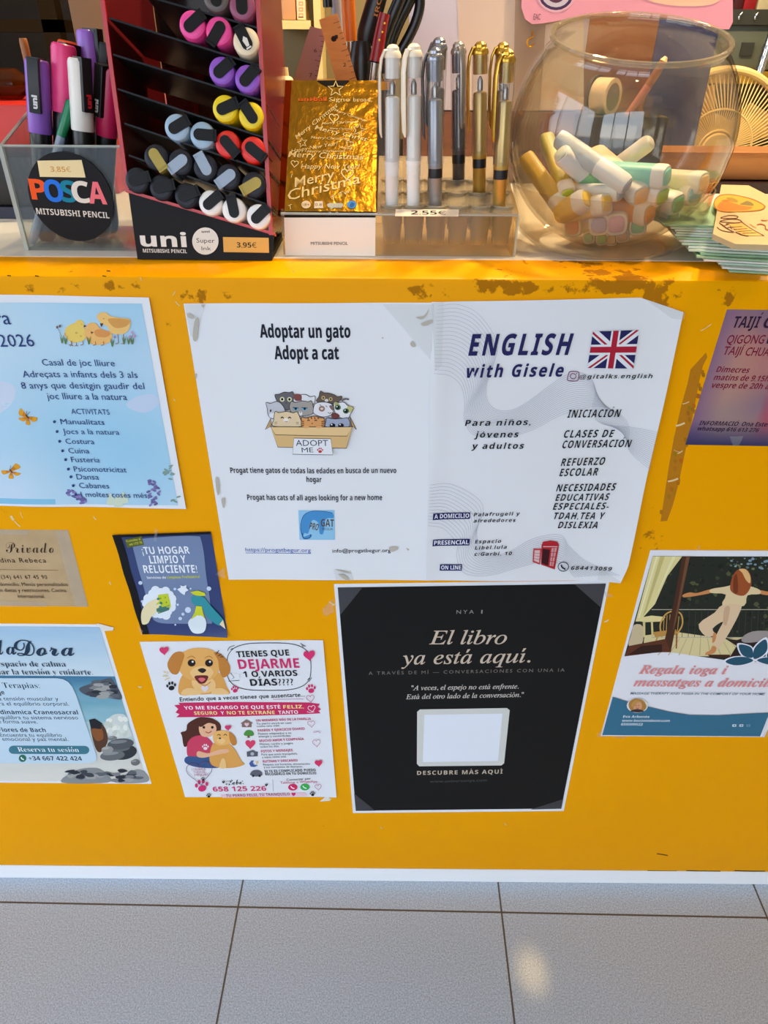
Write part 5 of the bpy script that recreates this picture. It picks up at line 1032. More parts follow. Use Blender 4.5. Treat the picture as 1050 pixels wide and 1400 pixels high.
for ri, (rn_, row) in enumerate(ROWS):
    for ci, (px, py, cn, an) in enumerate(row):
        cc = (16, 16, 18); nm = WORD.get(cn, cn)
        if ri == 5: cc = GOLD if ci in (0, 4) else SILV; nm = 'dark marker with %s clip' % ('gold' if ci in (0, 4) else 'silver')
        else: nm = nm + ' capped marker'
        felt(px, py, cn, dg(an), '%s, %s from left in %s of red display' % (nm, ORDN[ci], rn_), cc, lens=(cn == 'cream'))

# ---- stepped acrylic holder of gel pens with a gold card
hx0, hx1, hy = -.1423, .0645, .068
zl = at(600, 294, hy).z; hb = .20; zbk = at(616, 217, hb).z
hold = thing('pen_holder', 'clear stepped holder of gel pens with a gold and white card', 'display stand', ((hx0 + hx1) / 2, .13, TOP))
amb = clear('amber_acrylic', (246, 236, 214), .05, 1.5, .10, (226, 200, 150))
B().box(hx0, hx1, hy, hy + .0025, Zt, zl).done('front_panel', amb, hold, smooth=0)
b = B(); b.prism([V((hx0 + .084, hy, zl)), V((hx1, hy, zl)), V((hx1, hb, zbk)), V((hx0 + .084, hb, zbk))], V((0, 0, .0022))); b.done('perforated_shelf', clear('milky_acrylic', (240, 232, 220), .08, 1.5, .34, (214, 196, 164)), hold, smooth=0)
for x in (hx0, hx1 - .0025):
    b = B(); b.prism([V((x, hy + .0025, Zt)), V((x, hb, Zt)), V((x, hb, zbk + .004)), V((x, hy + .0025, zl + .003))], V((.0025, 0, 0))); b.done('side_panel', amb, hold, smooth=0)
B().box(hx0, hx1, hb, hb + .0025, Zt, zbk).done('back_panel', amb, hold, smooth=0)
b = B(); b.tube([(hx0, hy + .001, zl), (hx1, hy + .001, zl)], .0012, 6); b.tube([(hx1, hy + .001, Zt), (hx1, hy + .001, zl)], .0012, 6); b.done('polished_edges', edge_m, hold)
shz = lambda y: zl + (zbk - zl) * (y - hy) / (hb - hy)
frost = clear('frosted_tube', (226, 222, 210), .2, 1.5, .30, (222, 214, 194))
cols = [at(px, 289, .083).x for px in (536, 566, 597, 627, 657, 687)]
RY = [.083, .112, .141]
for y in RY:
    for x in cols:
        z = shz(y); s_ = B().lathe([(.0072, z - .030), (.0076, z - .029), (.0088, z - .014), (.0092, z - .0125), (.0094, z + .0008), (.0104, z + .0026), (.0092, z + .0030), (.0086, z), (.0080, z - .014), (.0068, z - .028)], Matrix.Translation((x, y, 0)), 18, False); s_.done('socket', frost, hold)
# gold and white card
ga = V((0, .0655, TOP)); wn_ = V((0, -1, .06)).normalized()
wp = [atplane(388.4, 297.5, ga, wn_), atplane(513.5, 297.5, ga, wn_), atplane(513, 350, ga, wn_), atplane(390, 349, ga, wn_)]
b = B(); b.prism([V((p.x, p.y, max(p.z, Zt))) for p in wp], V((0, .001, 0))); b.done('white_panel', mat('white_card', (240, 236, 226), .5), hold, 'white lower card', smooth=0)
gz = wp[0].z; gn = V((0, -(at(457, 110, .125).z - gz), .125 - wp[0].y)).normalized(); gn = V((0, -abs(gn.y), abs(gn.z)))
G = lambda px, py: atplane(px, py, wp[0], gn)
gold = mat('gold_foil', (200, 142, 40), .19, 1.0); bump(gold, 120, .26, .002, 4)
b = B(); b.prism([G(398.8, 110), G(516.9, 110), G(513.5, 297.5), G(388.4, 297.5)], V((0, .001, 0))); b.done('gold_panel', gold, hold, 'gold foil card with greetings', smooth=0)
b = B(); e0, e1 = G(398.8, 110), G(388.4, 297.5); b.prism([e0, e0 + V((-.006, .004, 0)), e1 + V((-.006, .004, 0)), e1], V((0, .0012, 0))); b.done('gold_side', gold, hold, 'gold folded edge', smooth=0)
k = Ink(wp[0], gn, 5e-4); GL = (246, 214, 140)
k.quad([(390, 289), (513.5, 289.5), (513.4, 297.2), (388.6, 297.2)], (20, 16, 14), 2, 1); k.poly([(433, 110.3), (478, 110.3), (474, 114), (468, 119), (447, 119), (438, 114)], (24, 18, 14))
k.text('www.uniball.com', 423, 293.8, 477, 294, 3.6, (240, 236, 228), off=.02)
k.text('uni', 408, 138.5, 426, 138.5, 4.6, (226, 96, 30), off=.06); k.text('ball', 429, 138.5, 447, 138.5, 5.6, (226, 96, 30), off=.05); k.poly([(426, 135.5), (429, 135.5), (429, 137), (426, 137)], (226, 96, 30)); k.text('Signo', 450, 139, 479, 139, 5.4, GL); k.text('broad.', 483, 139, 508.5, 139.5, 5.4, GL)
k.star(459, 122, 11, GL, 1.6); k.star(490.5, 178, 9, GL, 1.3, .2); k.star(413.5, 195.5, 7, GL, 1.2, -.2); k.heart(456.5, 161.5, 6.5, GL, .1, 1.4); k.heart(474.5, 238, 8, GL, .1, 1.6); k.heart(403, 224, 5, GL, .1, 1.1); k.heart(478, 197, 5, GL, .4, 1)
for s_, x0, y0, x1, y1, h in (('Merry Christmas', 406, 191, 462, 146, 6), ('Merry Christmas', 457, 152, 500, 167, 3.4), ('Merry Christmas', 440, 171, 490, 168, 3.4), ('Merry Christmas', 451, 177, 482, 178, 2.4), ('Merry Christ', 430, 177, 502, 194, 6), ('Merry Christmas', 425, 190, 478, 192, 3.4), ('Happy New Year!', 398.5, 209.5, 462, 198.5, 5), ('Merry Christmas', 420, 209, 472, 208, 3), ('Happy', 464, 203, 482, 205, 3), ('Merry Christmas', 394, 215, 497, 219, 8), ('Happy New Year!', 411.6, 231, 492, 231, 6.4), ('Merry', 403, 256.5, 459, 244, 13), ('Christma', 395, 274.5, 493, 250.5, 14), ('T', 396, 287, 401, 285, 6), ('T Tw', 454, 275, 480, 263, 6), ('1', 398, 243, 400, 243, 5)): k.text(s_, x0, y0, x1, y1, h, GL, off=.004, shear=.2)
for x, c_ in ((418.6, (236, 208, 160)), (481, (96, 168, 216))): k.ell(x, 280, 6.4, 5.4, c_)
k.poly([(430, 275.5), (441.5, 275.5), (442, 285), (429.6, 285)], (236, 214, 178)); k.poly([(447, 280), (450, 278), (467, 278), (470, 280.5), (467, 284.5), (456, 284.5), (453, 287), (452, 284.5), (449, 284)], (214, 206, 178))
for s_, x in (('18+', 414), ('0.8', 431)): k.text(s_, x, 282, x + 9, 282, 3.6, (120, 80, 40))
k.blob([(478, 281), (481, 277), (485, 279), (483, 283), (480, 284)], (60, 120, 180)); k.done('greeting_print', hold, 'pale gold handwritten greetings')
lettering(hold, 'maker_lettering', wp[0], wn_, [(('MITSUBISHI PENCIL', 425, 334.6, 475.6, 334.6, 4, (40, 38, 40)), {})])
shn = V((0, -(zbk - zl), hb - hy)).normalized()
k = Ink(V((0, hy, zl + .0026)), shn, 3e-4); k.poly([(541, 286.5), (627.5, 286.8), (626.5, 296.5), (540, 296)], (244, 226, 206)); k.text('2.55€', 562, 293.8, 610, 294, 5.4, (40, 32, 30), off=.012); k.done('price_strip', hold, 'pale price strip')

capclear = clear('clear_cap', (244, 244, 244), .05, 1.5, .04, (230, 230, 230))
def gel(px, top, Y, col, inkc, band, ang, label, metal=0, dome=None, bandtxt=True):
    p = at(top[0], top[1], Y); x, zt_ = p.x, p.z; bx = at(px, 286, Y).x
    zb_ = shz(Y) - .024; M = axisM(V((bx, Y, zb_)), V((x, Y, zt_)), (1, 0, 0)); L = (V((x, Y, zt_)) - V((bx, Y, zb_))).length
    t = thing('gel_pen', label, 'pen', (bx, Y, zb_), 'gel pens in the clear stepped holder')
    cm = mat('gel_%d_%d_%d' % col, col, .26, metal); im = mat('gelink_%d_%d_%d' % inkc, inkc, .3, metal * .8); dm = cm if dome is None else mat('gel_%d_%d_%d' % dome, dome, .25, metal)
    cz = L - .084                                            # lower end of the cap
    B().lathe([(0, 0), (.0048, 0), (.0056, .002), (.0058, cz - .004), (.0064, cz - .003), (.0064, cz), (0, cz)], M, 18).done('barrel', im, t)
    B().lathe([(.0060, cz - .011), (.00605, cz - .0105), (.00605, cz - .0035), (.0060, cz - .003)], M, 18).done('label_band', mat('band_%d_%d_%d' % band, band, .4), t)
    B().lathe([(.0059, cz), (.0059, L - .0380), (.0052, L - .0365), (.0018, L - .0355), (.0013, L - .031), (0, L - .031)], M, 16).done('ink_tube', im, t)
    B().lathe([(.0014, L - .036), (.0024, L - .0350), (.0024, L - .028), (.0008, L - .0245), (0, L - .0245)], M, 12).done('nib', mat('steel_nib', (150, 146, 140), .2, 1), t)
    B().lathe([(0, L - .0235), (.0056, L - .0235), (.0060, L - .0225), (.0060, L - .008), (0, L - .008)], M, 18).done('cap_liner', cm, t)
    B().lathe([(.0070, cz), (.0073, cz + .001), (.0070, cz + .003), (.0070, L - .012), (.0066, L - .008)], M, 20, False).done('cap_shell', capclear, t)
    B().lathe([(.0068, L - .0095), (.0070, L - .0075), (.0058, L - .0050), (.0052, L - .0045), (.0050, L - .0025), (.0030, L - .0005), (0, L)], M, 18).done('cap_dome', dm, t)
    R_ = M @ Matrix.Rotation(ang, 4, 'Z')
    b = B(); b.tube([R_ @ V(q) for q in ((.003, 0, L - .004), (.0065, 0, L - .0045), (.0092, 0, L - .010), (.0106, 0, L - .020), (.0106, 0, L - .045), (.0100, 0, L - .062), (.0090, 0, L - .066))], [.0026, .0028, .0028, .0028, .0030, .0026, .0010], 10, True, (.45, R_.to_3x3() @ V((0, 0, 1)))); b.done('clip', dm, t)
    return t
WH, SI, GO = (238, 234, 226), (150, 152, 160), (206, 162, 62)
gel(536, (537, 60), RY[0], WH, (228, 226, 222), (228, 226, 222), PI * 1.05, 'white gel pen at the left end of the clear holder', dome=(240, 226, 200))
gel(566, (566, 58.5), RY[0], WH, (240, 238, 232), (236, 232, 222), PI * 1.2, 'white gel pen second from the left in the holder', dome=(242, 228, 202))
gel(597, (595, 64), RY[0], SI, (150, 152, 158), (16, 16, 18), PI * .9, 'silver gel pen in the front row of the holder', metal=.8)
gel(592, (601, 50), RY[1], SI, (120, 120, 126), (16, 16, 18), PI * .8, 'silver gel pen standing right behind the front silver one', metal=.8)
gel(627, (627, 56), RY[2], (120, 120, 124), (92, 86, 84), (16, 16, 18), -PI / 2.4, 'dark grey gel pen in the back row of the holder', metal=.6, dome=(168, 160, 150))
gel(656, (657, 56), RY[1], GO, (186, 150, 70), (16, 16, 18), PI * 1.05, 'gold gel pen second from the right in the holder', metal=.85)
gel(681, (688, 57), RY[2], GO, (150, 110, 50), (16, 16, 18), PI * 1.0, 'gold gel pen behind the rightmost one', metal=.85)
gel(683, (694.5, 66), RY[0], GO, (198, 164, 86), (16, 16, 18), PI * 1.15, 'gold gel pen rightmost in the front row of the holder', metal=.85)
cream = thing('correction_pen', 'small cream correction pen standing behind the gold card', 'pen', (at(388, 130, .215).x, .215, TOP), None)
cx_, cz_ = at(388, 92, .215).x, at(388, 92, .215).z
B().lathe([(.0085, TOP + .0006), (.0085, cz_ - .024), (0, cz_ - .024)], Matrix.Translation((cx_, .215, 0)), 18).done('barrel', mat('amber_plastic', (190, 90, 24), .3), cream)
B().lathe([(.009, cz_ - .030), (.009, cz_ - .024), (.0084, cz_ - .024)], Matrix.Translation((cx_, .215, 0)), 18).done('collar', mat('navy_plastic', (30, 28, 50), .4), cream)
B().lathe([(.0085, cz_ - .024), (.0085, cz_ - .010), (.007, cz_ - .008), (.0045, cz_ - .007), (.004, cz_), (0, cz_)], Matrix.Translation((cx_, .215, 0)), 12).done('cap', mat('cream_plastic', (236, 210, 150), .4), cream)

# ---- fish bowl jar of pastel highlighters
bc = V((.1542, .1167, TOP + .0955)); br_ = .0962; tilt = math.radians(14)
bax = V((-.01, -math.sin(tilt), math.cos(tilt))).normalized(); Mb = axisM(bc, bc + bax, (1, 0, 0))
jar = thing('fish_bowl_jar', 'round clear fish bowl jar full of pastel highlighters', 'jar', (bc.x, bc.y, TOP))
gls = clear('bowl_plastic', (247, 244, 238), .025, 1.66, .016, (220, 205, 180))
a0 = math.asin(.0705 / br_)
prof = []
for i in range(46): a = PI - (PI - a0) * i / 45; prof.append((max(br_ * math.sin(a), 0), br_ * math.cos(a)))
prof[0] = (0, -br_)
inner = [(r - .0022 if r > .003 else 0, h + (.0022 if h < 0 else -.0004)) for r, h in prof]
hr = prof[-1][1]
full = prof + [(.0712, hr + .003), (.0722, hr + .0055), (.0710, hr + .0075), (.0690, hr + .0070), (.0682, hr + .0045)] + inner[::-1]
b = B(); b.lathe(full, Mb, 72, False)
for v in b.bm.verts: v.co.z = max(v.co.z, TOP + .0022)
b.done('bowl', gls, jar, smooth=60)
b = B(); b.tube([Mb @ V((.0705 * math.cos(2 * PI * i / 64), .0705 * math.sin(2 * PI * i / 64), hr + .006)) for i in range(65)], .0022, 8); b.done('rim', clear('bowl_rim', (240, 232, 215), .05, 1.6, .16, (235, 222, 196)), jar, 'thick rounded rim')
b = B(); zz0 = Zt
b.lathe([(.058, zz0), (.066, zz0 + .0015), (.080, zz0 + .012), (.0872, zz0 + .026), (.0890, zz0 + .050), (.0900, zz0 + .053), (.0885, zz0 + .053), (.0860, zz0 + .027), (.079, zz0 + .014), (.065, zz0 + .0035), (.058, zz0 + .002)], Matrix.Translation((bc.x, bc.y, 0)), 64, False); b.done('stand_ring', clear('ring_plastic', (248, 244, 236), .05, 1.45, .015, (230, 215, 190)), jar, 'clear round stand')

def inside(p, m):
    d = V(p) - bc; lim = br_ - .0035 - m
    if d.length > lim: d *= lim / d.length
    q = bc + d; q.z = max(q.z, TOP + .004 + m); return q
SL = [('white capped grey highlighter lying across the middle of the pile', (857.8, 254.6), .062, (806, 218.7), .085, .0086, (190, 194, 192), (176, 174, 184), 'body'),
 ('white and grey highlighter pointing up to the right', (890, 193), .125, (826, 240), .105, .0076, (150, 140, 132), (232, 226, 214), 'body'),
 ('green barrelled highlighter with a white end behind the pile', (766, 210), .085, (822, 258), .075, .0092, (110, 186, 110), (222, 222, 196), 'body'),
 ('olive highlighter with a lime end, upper left of the pile', (776, 266), .052, (762, 229), .080, .0085, (176, 166, 70), (168, 206, 60), 'tip'),
 ('mustard highlighter leaning on the left wall of the bowl', (768, 284), .050, (737, 241), .075, .0088, (206, 160, 44), (226, 200, 90), 'tip'),
 ('yellow highlighter, larger one at the left', (803, 272), .048, (752, 300), .080, .0105, (232, 190, 70), (240, 206, 80), 'tip'),
 ('yellow highlighter in the middle of the pile', (830, 278), .044, (790, 288), .080, .0105, (236, 206, 96), (238, 198, 70), 'tip'),
 ('white highlighter with a grey end under the grey one', (848, 264), .050, (800, 262), .085, .0078, (232, 228, 222), (178, 178, 192), 'tip'),
 ('turquoise highlighter at the top right of the pile', (912, 242), .058, (858, 238), .10, .0108, (140, 206, 190), (130, 212, 206), 'tip'),
 ('pale orange highlighter in the centre', (878, 268), .045, (855, 248), .090, .0112, (244, 206, 160), (244, 190, 124), 'tip'),
 ('orange highlighter below the pale orange one', (889, 293), .042, (850, 284), .085, .0112, (236, 160, 60), (240, 172, 76), 'tip'),
 ('lime highlighter right of the centre', (906, 269), .048, (872, 252), .095, .0105, (196, 216, 130), (170, 206, 92), 'tip'),
 ('green highlighter right of the lime one', (927, 280), .052, (896, 268), .095, .0105, (170, 210, 160), (128, 196, 140), 'tip'),
 ('pale blue highlighter near the right wall of the bowl', (952, 268), .065, (925, 262), .105, .0105, (206, 224, 214), (150, 208, 216), 'tip'),
 ('white highlighter with a peach end furthest right', (966, 252), .085, (922, 247), .105, .0105, (238, 226, 206), (240, 190, 130), 'tip'),
 ('dark green ended highlighter low at the right', (923, 300), .056, (900, 290), .10, .0085, (190, 206, 180), (110, 172, 132), 'tip'),
 ('coral ended highlighter low at the left', (782, 311), .050, (800, 300), .10, .0105, (236, 226, 220), (232, 150, 116), 'tip'),
 ('lavender ended highlighter at the bottom', (819, 308), .042, (826, 298), .10, .0110, (240, 238, 240), (206, 196, 232), 'tip'),
 ('mauve ended highlighter at the bottom', (842.6, 307), .042, (846, 298), .10, .0114, (240, 236, 238), (220, 180, 206), 'tip'),
 ('small green ended highlighter at the very bottom left', (804, 328), .062, (812, 320), .11, .0066, (232, 238, 228), (140, 206, 166), 'tip'),
 ('small lime ended highlighter at the very bottom', (823, 327), .060, (828, 318), .11, .0070, (236, 240, 226), (156, 210, 116), 'tip'),
 ('small peach ended highlighter at the very bottom', (836, 329), .060, (839, 320), .11, .0066, (240, 232, 218), (238, 200, 144), 'tip'),
 ('small apricot ended highlighter under the mauve one', (851, 323), .055, (852, 314), .11, .0072, (240, 232, 220), (240, 196, 150), 'tip'),
 ('mint ended highlighter at the bottom right', (872, 310), .048, (870, 302), .10, .0090, (236, 242, 236), (130, 206, 164), 'tip')]
HOFF = {}
for lab, pa, Ya, pb, Yb, hw, c1, c2, kind in SL:
    if kind == 'tip':
        dv = ray(*pa).normalized(); oc = CAM - bc; lim = br_ - .004 - hw * .75; bq = oc.dot(dv); disc_ = bq * bq - oc.length_squared + lim * lim
        tn = -bq - (math.sqrt(disc_) if disc_ > 0 else 0); tn += max(0, -bq - tn) * (.42 if pa[1] < 270 else .22 if pa[1] < 295 else .03)
        p0 = inside(CAM + dv * tn, hw * .6)
    else: p0 = inside(at(pa[0], pa[1], Ya), hw * .6)
    q0 = at(pb[0], pb[1], max(p0.y + .022, .075) if abs(pa[0] - pb[0]) > 20 else max(Yb, p0.y + .03)); d = (q0 - p0).normalized(); L = .075
    for _ in range(14):
        q = p0 + d * L
        if (q - bc).length < br_ - .0035 - hw and q.z > TOP + .005: break
        L -= .004
    L = max(L, .03); q = p0 + d * L
    t = thing('highlighter', lab + ' in the bowl', 'highlighter', tuple(p0), 'pastel highlighters in the fish bowl')
    M = axisM(q, p0, (1, 0, .15)); H = L; sq = hw * .86
    def ring(b, w, z, rr=.35, n_=20):
        out = []
        for i in range(n_):
            a = 2 * PI * i / n_; cx, sx_ = math.cos(a), math.sin(a); ex = .62
            out.append(b.bm.verts.new(M @ V((w * math.copysign(abs(cx) ** ex, cx), w * math.copysign(abs(sx_) ** ex, sx_), z))))
        return out
    def loft(name, m, secs):
        b = B(); rs = [ring(b, w, z) for w, z in secs]
        for r0_, r1_ in zip(rs, rs[1:]):
            for i in range(20): j = (i + 1) % 20; b.face([r0_[i], r0_[j], r1_[j], r1_[i]])
        b.face(rs[0][::-1]); b.face(rs[-1]); return b.done(name, m, t, smooth=50)
    m1 = mat('hl_%d_%d_%d' % c1, c1, .4); m2 = mat('hl_%d_%d_%d' % c2, c2, .4); wh = mat('hl_collar', (238, 234, 226), .4)
    if kind == 'tip':
        loft('barrel', m1, [(sq * .86, 0), (sq * .95, .003), (sq * .97, H - .011)]); loft('collar', wh, [(sq * .98, H - .011), (sq, H - .010), (sq, H - .003), (sq * .9, H - .0004)]); loft('end_plug', m2, [(sq * .70, H - .003), (sq * .70, H + .0006), (sq * .6, H + .0014)])
    else:
        loft('barrel', m1, [(sq * .86, 0), (sq * .95, .003), (sq * .97, H * .58)]); loft('cap', mat('hl_cap_%d_%d_%d' % c2, c2 if lab.startswith('w') and 'up' in lab else (236, 234, 232), .4), [(sq * .98, H * .58), (sq, H * .58 + .001), (sq, H - .004), (sq * .86, H - .0006)]); loft('end_plug', m2, [(sq * .70, H - .003), (sq * .70, H + .0004), (sq * .6, H + .001)])

# ---- pile of leaflets at the right end
rn = random.Random(12); sheets = []
gm = [mottle(mat('leaflet_%d' % i, c_, .5), c_, tuple(max(0, v - 14) for v in c_), 60, 2, (1, 1, 6)) for i, c_ in enumerate([(206, 226, 206), (222, 232, 222), (190, 216, 192), (226, 228, 220), (158, 196, 160), (214, 222, 216)])]
corner0 = atz(977, 374, Zt); ax0 = math.radians(-13)
NSH = 16; zc = Zt
for i in range(NSH):
    th = .0019; f = i / (NSH - 1); off = V((.006 - .034 * f + rn.uniform(-.004, .004) + (.012 if i < 3 else 0), .004 + .038 * min(f * 1.3, 1) ** .8 + rn.uniform(-.0015, .0015), 0))
    c = V((corner0.x, corner0.y, zc)) + off - V((0.004, 0, 0)); a = ax0 + rn.uniform(-.04, .04) + .10 * f
    M = Matrix.Translation(c) @ Matrix.Rotation(-a * .0 + a, 4, 'Z')
    lab = 'pale green leaflet, %s from the bottom of the pile beside the bowl' % ['lowest', 'second', 'third', 'fourth', 'fifth', 'sixth', 'seventh', 'eighth', 'ninth', 'tenth', 'eleventh', 'twelfth', 'thirteenth', 'fourteenth', 'fifteenth', 'sixteenth'][i]
    o = B().box(0, .15, 0, .105, 0, th * .82, M).done('leaflet', gm[i % 6 if i % 5 else 4], None, smooth=0, loc=tuple(c)); tag(o, lab, 'leaflet', 'leaflets piled beside the bowl'); zc += th
    if i % 3 == 1:
        kk = Ink(); kk.add([M @ V(q) for q in ((-.0002, 0, th * .3), (-.0002, .10, th * .3), (-.0002, .10, th * .55), (-.0002, 0, th * .55))], [(0, 1, 2, 3)], (60, 120, 60)); kk.done('printed_edge', o, 'dark green printed edge')
zc += .0006
tb = [atz(973, 327, zc), atz(1003, 341, zc), atz(1075, 343, zc), atz(1052, 275, zc), atz(1022, 259, zc), atz(985, 258, zc)]
bkt = thing('booklet', 'white booklet with a round golden picture on top of the leaflets', 'booklet', (tb[0].x, tb[0].y, zc))
b = B(); b.prism([tb[0], tb[1], tb[2], tb[3], tb[4], tb[5]], V((0, 0, .004))); b.done('cover', mat('booklet_cover', (196, 168, 120), .5), bkt, smooth=0)
BZ = lambda pts: [(960 + x * .0857, 255 + y * .0857) for x, y in pts]
k = Ink(V((0, 0, zc + .004)), (0, 0, 1), 3e-4)
k.blob(BZ([(180, 250), (260, 150), (420, 125), (600, 150), (800, 200), (950, 270), (1010, 330), (940, 385), (760, 405), (540, 415), (330, 410), (210, 360)]), (150, 84, 26)); k.blob(BZ([(195, 255), (270, 165), (420, 140), (600, 165), (790, 215), (930, 280), (985, 330), (920, 372), (750, 392), (540, 402), (340, 396), (225, 350)]), (220, 150, 50))
k.blob(BZ([(240, 330), (300, 250), (420, 245), (520, 275), (640, 310), (800, 335), (720, 380), (520, 392), (320, 385)]), (206, 110, 34)); k.blob(BZ([(380, 185), (480, 185), (570, 230), (540, 262), (440, 240)]), (150, 116, 40)); k.blob(BZ([(650, 260), (720, 235), (800, 270), (820, 310), (730, 310), (600, 290)]), (122, 104, 54)); k.blob(BZ([(300, 230), (380, 215), (450, 235), (380, 250)]), (196, 96, 30)); k.done('round_picture', bkt, 'round golden picture')
k = Ink(V((0, 0, zc + .004)), (0, 0, 1), 3e-4); BR = (92, 44, 22)
k.line(BZ([(295, 505), (400, 470), (520, 468), (570, 490), (530, 512), (400, 512)]), .9, BR, True); k.line(BZ([(280, 560), (400, 530), (560, 530), (625, 560), (580, 582), (420, 578)]), 1.0, BR, True)
k.poly(BZ([(400, 590), (630, 585), (960, 790), (720, 790), (640, 780)]), (222, 168, 84)); k.line(BZ([(620, 565), (720, 640), (840, 715), (985, 792)]), 1.2, BR); k.line(BZ([(270, 580), (340, 640), (420, 690), (510, 735)]), 1.2, BR); k.line(BZ([(235, 650), (280, 690), (360, 720), (490, 738)]), 1.0, BR); k.line(BZ([(530, 730), (600, 765), (690, 790), (740, 792)]), 1.2, BR)
for a, b_ in (((380, 600), (600, 590)), ((330, 640), (430, 600)), ((400, 660), (640, 645)), ((500, 690), (720, 680)), ((570, 725), (790, 712)), ((640, 755), (860, 745)), ((440, 640), (480, 690)), ((300, 600), (380, 660))): k.line(BZ([a, b_]), .8, BR, n=0)
k.line(BZ([(935, 545), (1000, 550), (1040, 545)]), 1.1, (150, 64, 30)); k.line(BZ([(870, 620), (930, 605), (1000, 630), (1010, 680), (1050, 705)]), 1.3, (150, 64, 30)); k.line(BZ([(760, 605), (810, 640), (860, 668)]), .9, (190, 130, 70)); k.done('brown_lettering', bkt, 'brown decorative lettering')
# ---------------------------------------------------------------- behind the counter
def slab(name, label, cat_, x0, x1, y0, y1, Y, th, m, group=None, part='body', base=None):
    """upright box whose front, at depth Y, fills the given pixels"""
    a, b_ = at(x0, y0, Y), at(x1, y1, Y); ym = (max(y0, 0) + y1) / 2; a.x = at(x0, ym, Y).x; b_.x = at(x1, ym, Y).x; z0 = min(b_.z, a.z) if base is None else base; z1_ = max(a.z, b_.z)
    t = thing(name, label, cat_, ((a.x + b_.x) / 2, Y + th / 2, z0), group)
    B().box(a.x, b_.x, Y, Y + th, z0, z1_, None, min(.002, (b_.x - a.x) * .1)).done(part, m, t); return t, a, b_
Wt = TOP + .0006
# dark shelving on the left
t = thing('wall_shelf', 'dark timber shelving against the back wall, far left', 'shelf', (at(0, 0, 1.5).x, 1.7, 0))
f = at(74, 60, 1.5)
B().box(f.x - .02, f.x + .02, 1.5, 1.54, .001, 2.2).done('upright', mat('shelf_timber', (44, 30, 12), .8, spec=.08), t)
for px_ in (-130,):
    g_ = at(px_, 60, 1.5); B().box(g_.x - .02, g_.x + .02, 1.5, 1.54, .001, 2.2).done('upright', mat('shelf_timber'), t)
for py in (35, 190, -120):
    z = at(0, py, 1.5).z; B().box(f.x - .75, f.x + .02, 1.5, 1.9, z - .013, z + .013).done('shelf_board', mat('shelf_timber'), t)
slab('black_document_box', 'low black box behind the clear tray, at the left end', 'box', -70, 64, 214, 304, .215, .09, mat('black_box', (10, 10, 12), .5), base=Wt + .012)
a_ = at(-70, 305, .21); B_ = at(66, 305, .21)
o = B().box(a_.x, B_.x, .2105, .31, Wt, Wt + .0115).done('folder', mat('navy_card', (28, 34, 56), .5), None, smooth=0, loc=((a_.x + B_.x) / 2, .26, Wt)); tag(o, 'thin navy folder lying under the black box', 'folder')
t, a_, b_ = slab('red_storage_box', 'red box standing behind the clear tray', 'box', -80, 150, 142, 240, .36, .14, mat('red_box', (196, 40, 28), .4), base=Wt)
bt = thing('amber_bottle', 'amber glass bottle lying on the red box at the far left', 'bottle', (at(10, 128, .44).x, .44, a_.z))
c0 = at(-40, 128, .43); c1 = at(28, 127, .43); c2 = at(48, 127, .43); rb = .0165; c0.z = c1.z = c2.z = a_.z + rb + .0006
B().lathe([(0, 0), (rb, .001), (rb, (c1 - c0).length), (rb * .45, (c1 - c0).length + .012), (rb * .45, (c2 - c0).length), (0, (c2 - c0).length)], axisM(c0, c1), 24).done('glass_body', clear('amber_glass', (176, 96, 30), .05, 1.5, .2, (120, 60, 16)), bt)
B().lathe([(0, 0), (rb * .6, 0), (rb * .6, .014), (0, .014)], axisM(c2 - V((.004, 0, 0)), c2 + V((.02, 0, 0))), 18).done('screw_cap', mat('brass_cap', (200, 140, 40), .3, .9), bt)
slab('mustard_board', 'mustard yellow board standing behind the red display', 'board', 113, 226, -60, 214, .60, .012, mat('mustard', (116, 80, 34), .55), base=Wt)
t, a_, b_ = slab('orange_case', 'orange plastic case with a red lid seen through the red display', 'box', 226, 268, 108, 226, .40, .05, mat('orange_plastic', (190, 84, 44), .35), base=Wt)
B().box(a_.x - .004, b_.x + .004, .398, .452, a_.z - .012, a_.z + .010).done('lid', mat('red_plastic', (150, 20, 24), .3), t, 'red lid')
slab('picture_card', 'small green and cream card seen through the red display', 'card', 270, 292, 128, 200, .42, .004, mottle(mat('green_card', (150, 150, 70), .5), (190, 176, 96), (96, 110, 60), 60), base=Wt)
# cream shelf unit with books
t = thing('cream_shelf_unit', 'olive backed cream shelf unit behind the gold card', 'shelf', (at(420, 60, .9).x, .95, 0))
a_, b_ = at(378, -90, .95), at(560, 150, .95)
B().box(a_.x, b_.x, .95, .97, Wt, a_.z).done('back_board', mat('olive_board', (122, 106, 70), .6), t)
l0, l1 = at(378, 27.5, .86), at(425, 40, .86); B().box(l0.x, l1.x, .86, .949, l1.z, l0.z).done('shelf_board', mat('cream_board', (222, 196, 130), .5), t)
s0 = at(428, 0, .86); B().box(s0.x, s0.x + .012, .86, .949, Wt, a_.z).done('upright', mat('cream_board'), t)
for nm, x0, x1, c_, lb in (('', 385, 404, (206, 150, 104), 'pale tan book on the cream shelf'), ('', 405.5, 417.5, (238, 214, 170), 'cream book with orange lettering on the cream shelf')):
    o, p_, q_ = slab('book', lb, 'book', x0, x1, -70, 27.4, .868, .07, mat('book_%d' % c_[0], c_, .5), 'books on the cream shelf', 'cover', base=l0.z + .0006)
    if c_[0] > 230:
        k = Ink((0, .868, 0), (0, -1, 0), 3e-4)
        for y in (3, 11, 19): k.line([(409, y), (414, y), (414, y + 4), (409, y + 4)], 1.1, (214, 110, 60), True, 0)
        k.line([(408, 23.5), (415, 23.5)], 1, (50, 40, 40), n=0); k.done('spine_lettering', o)
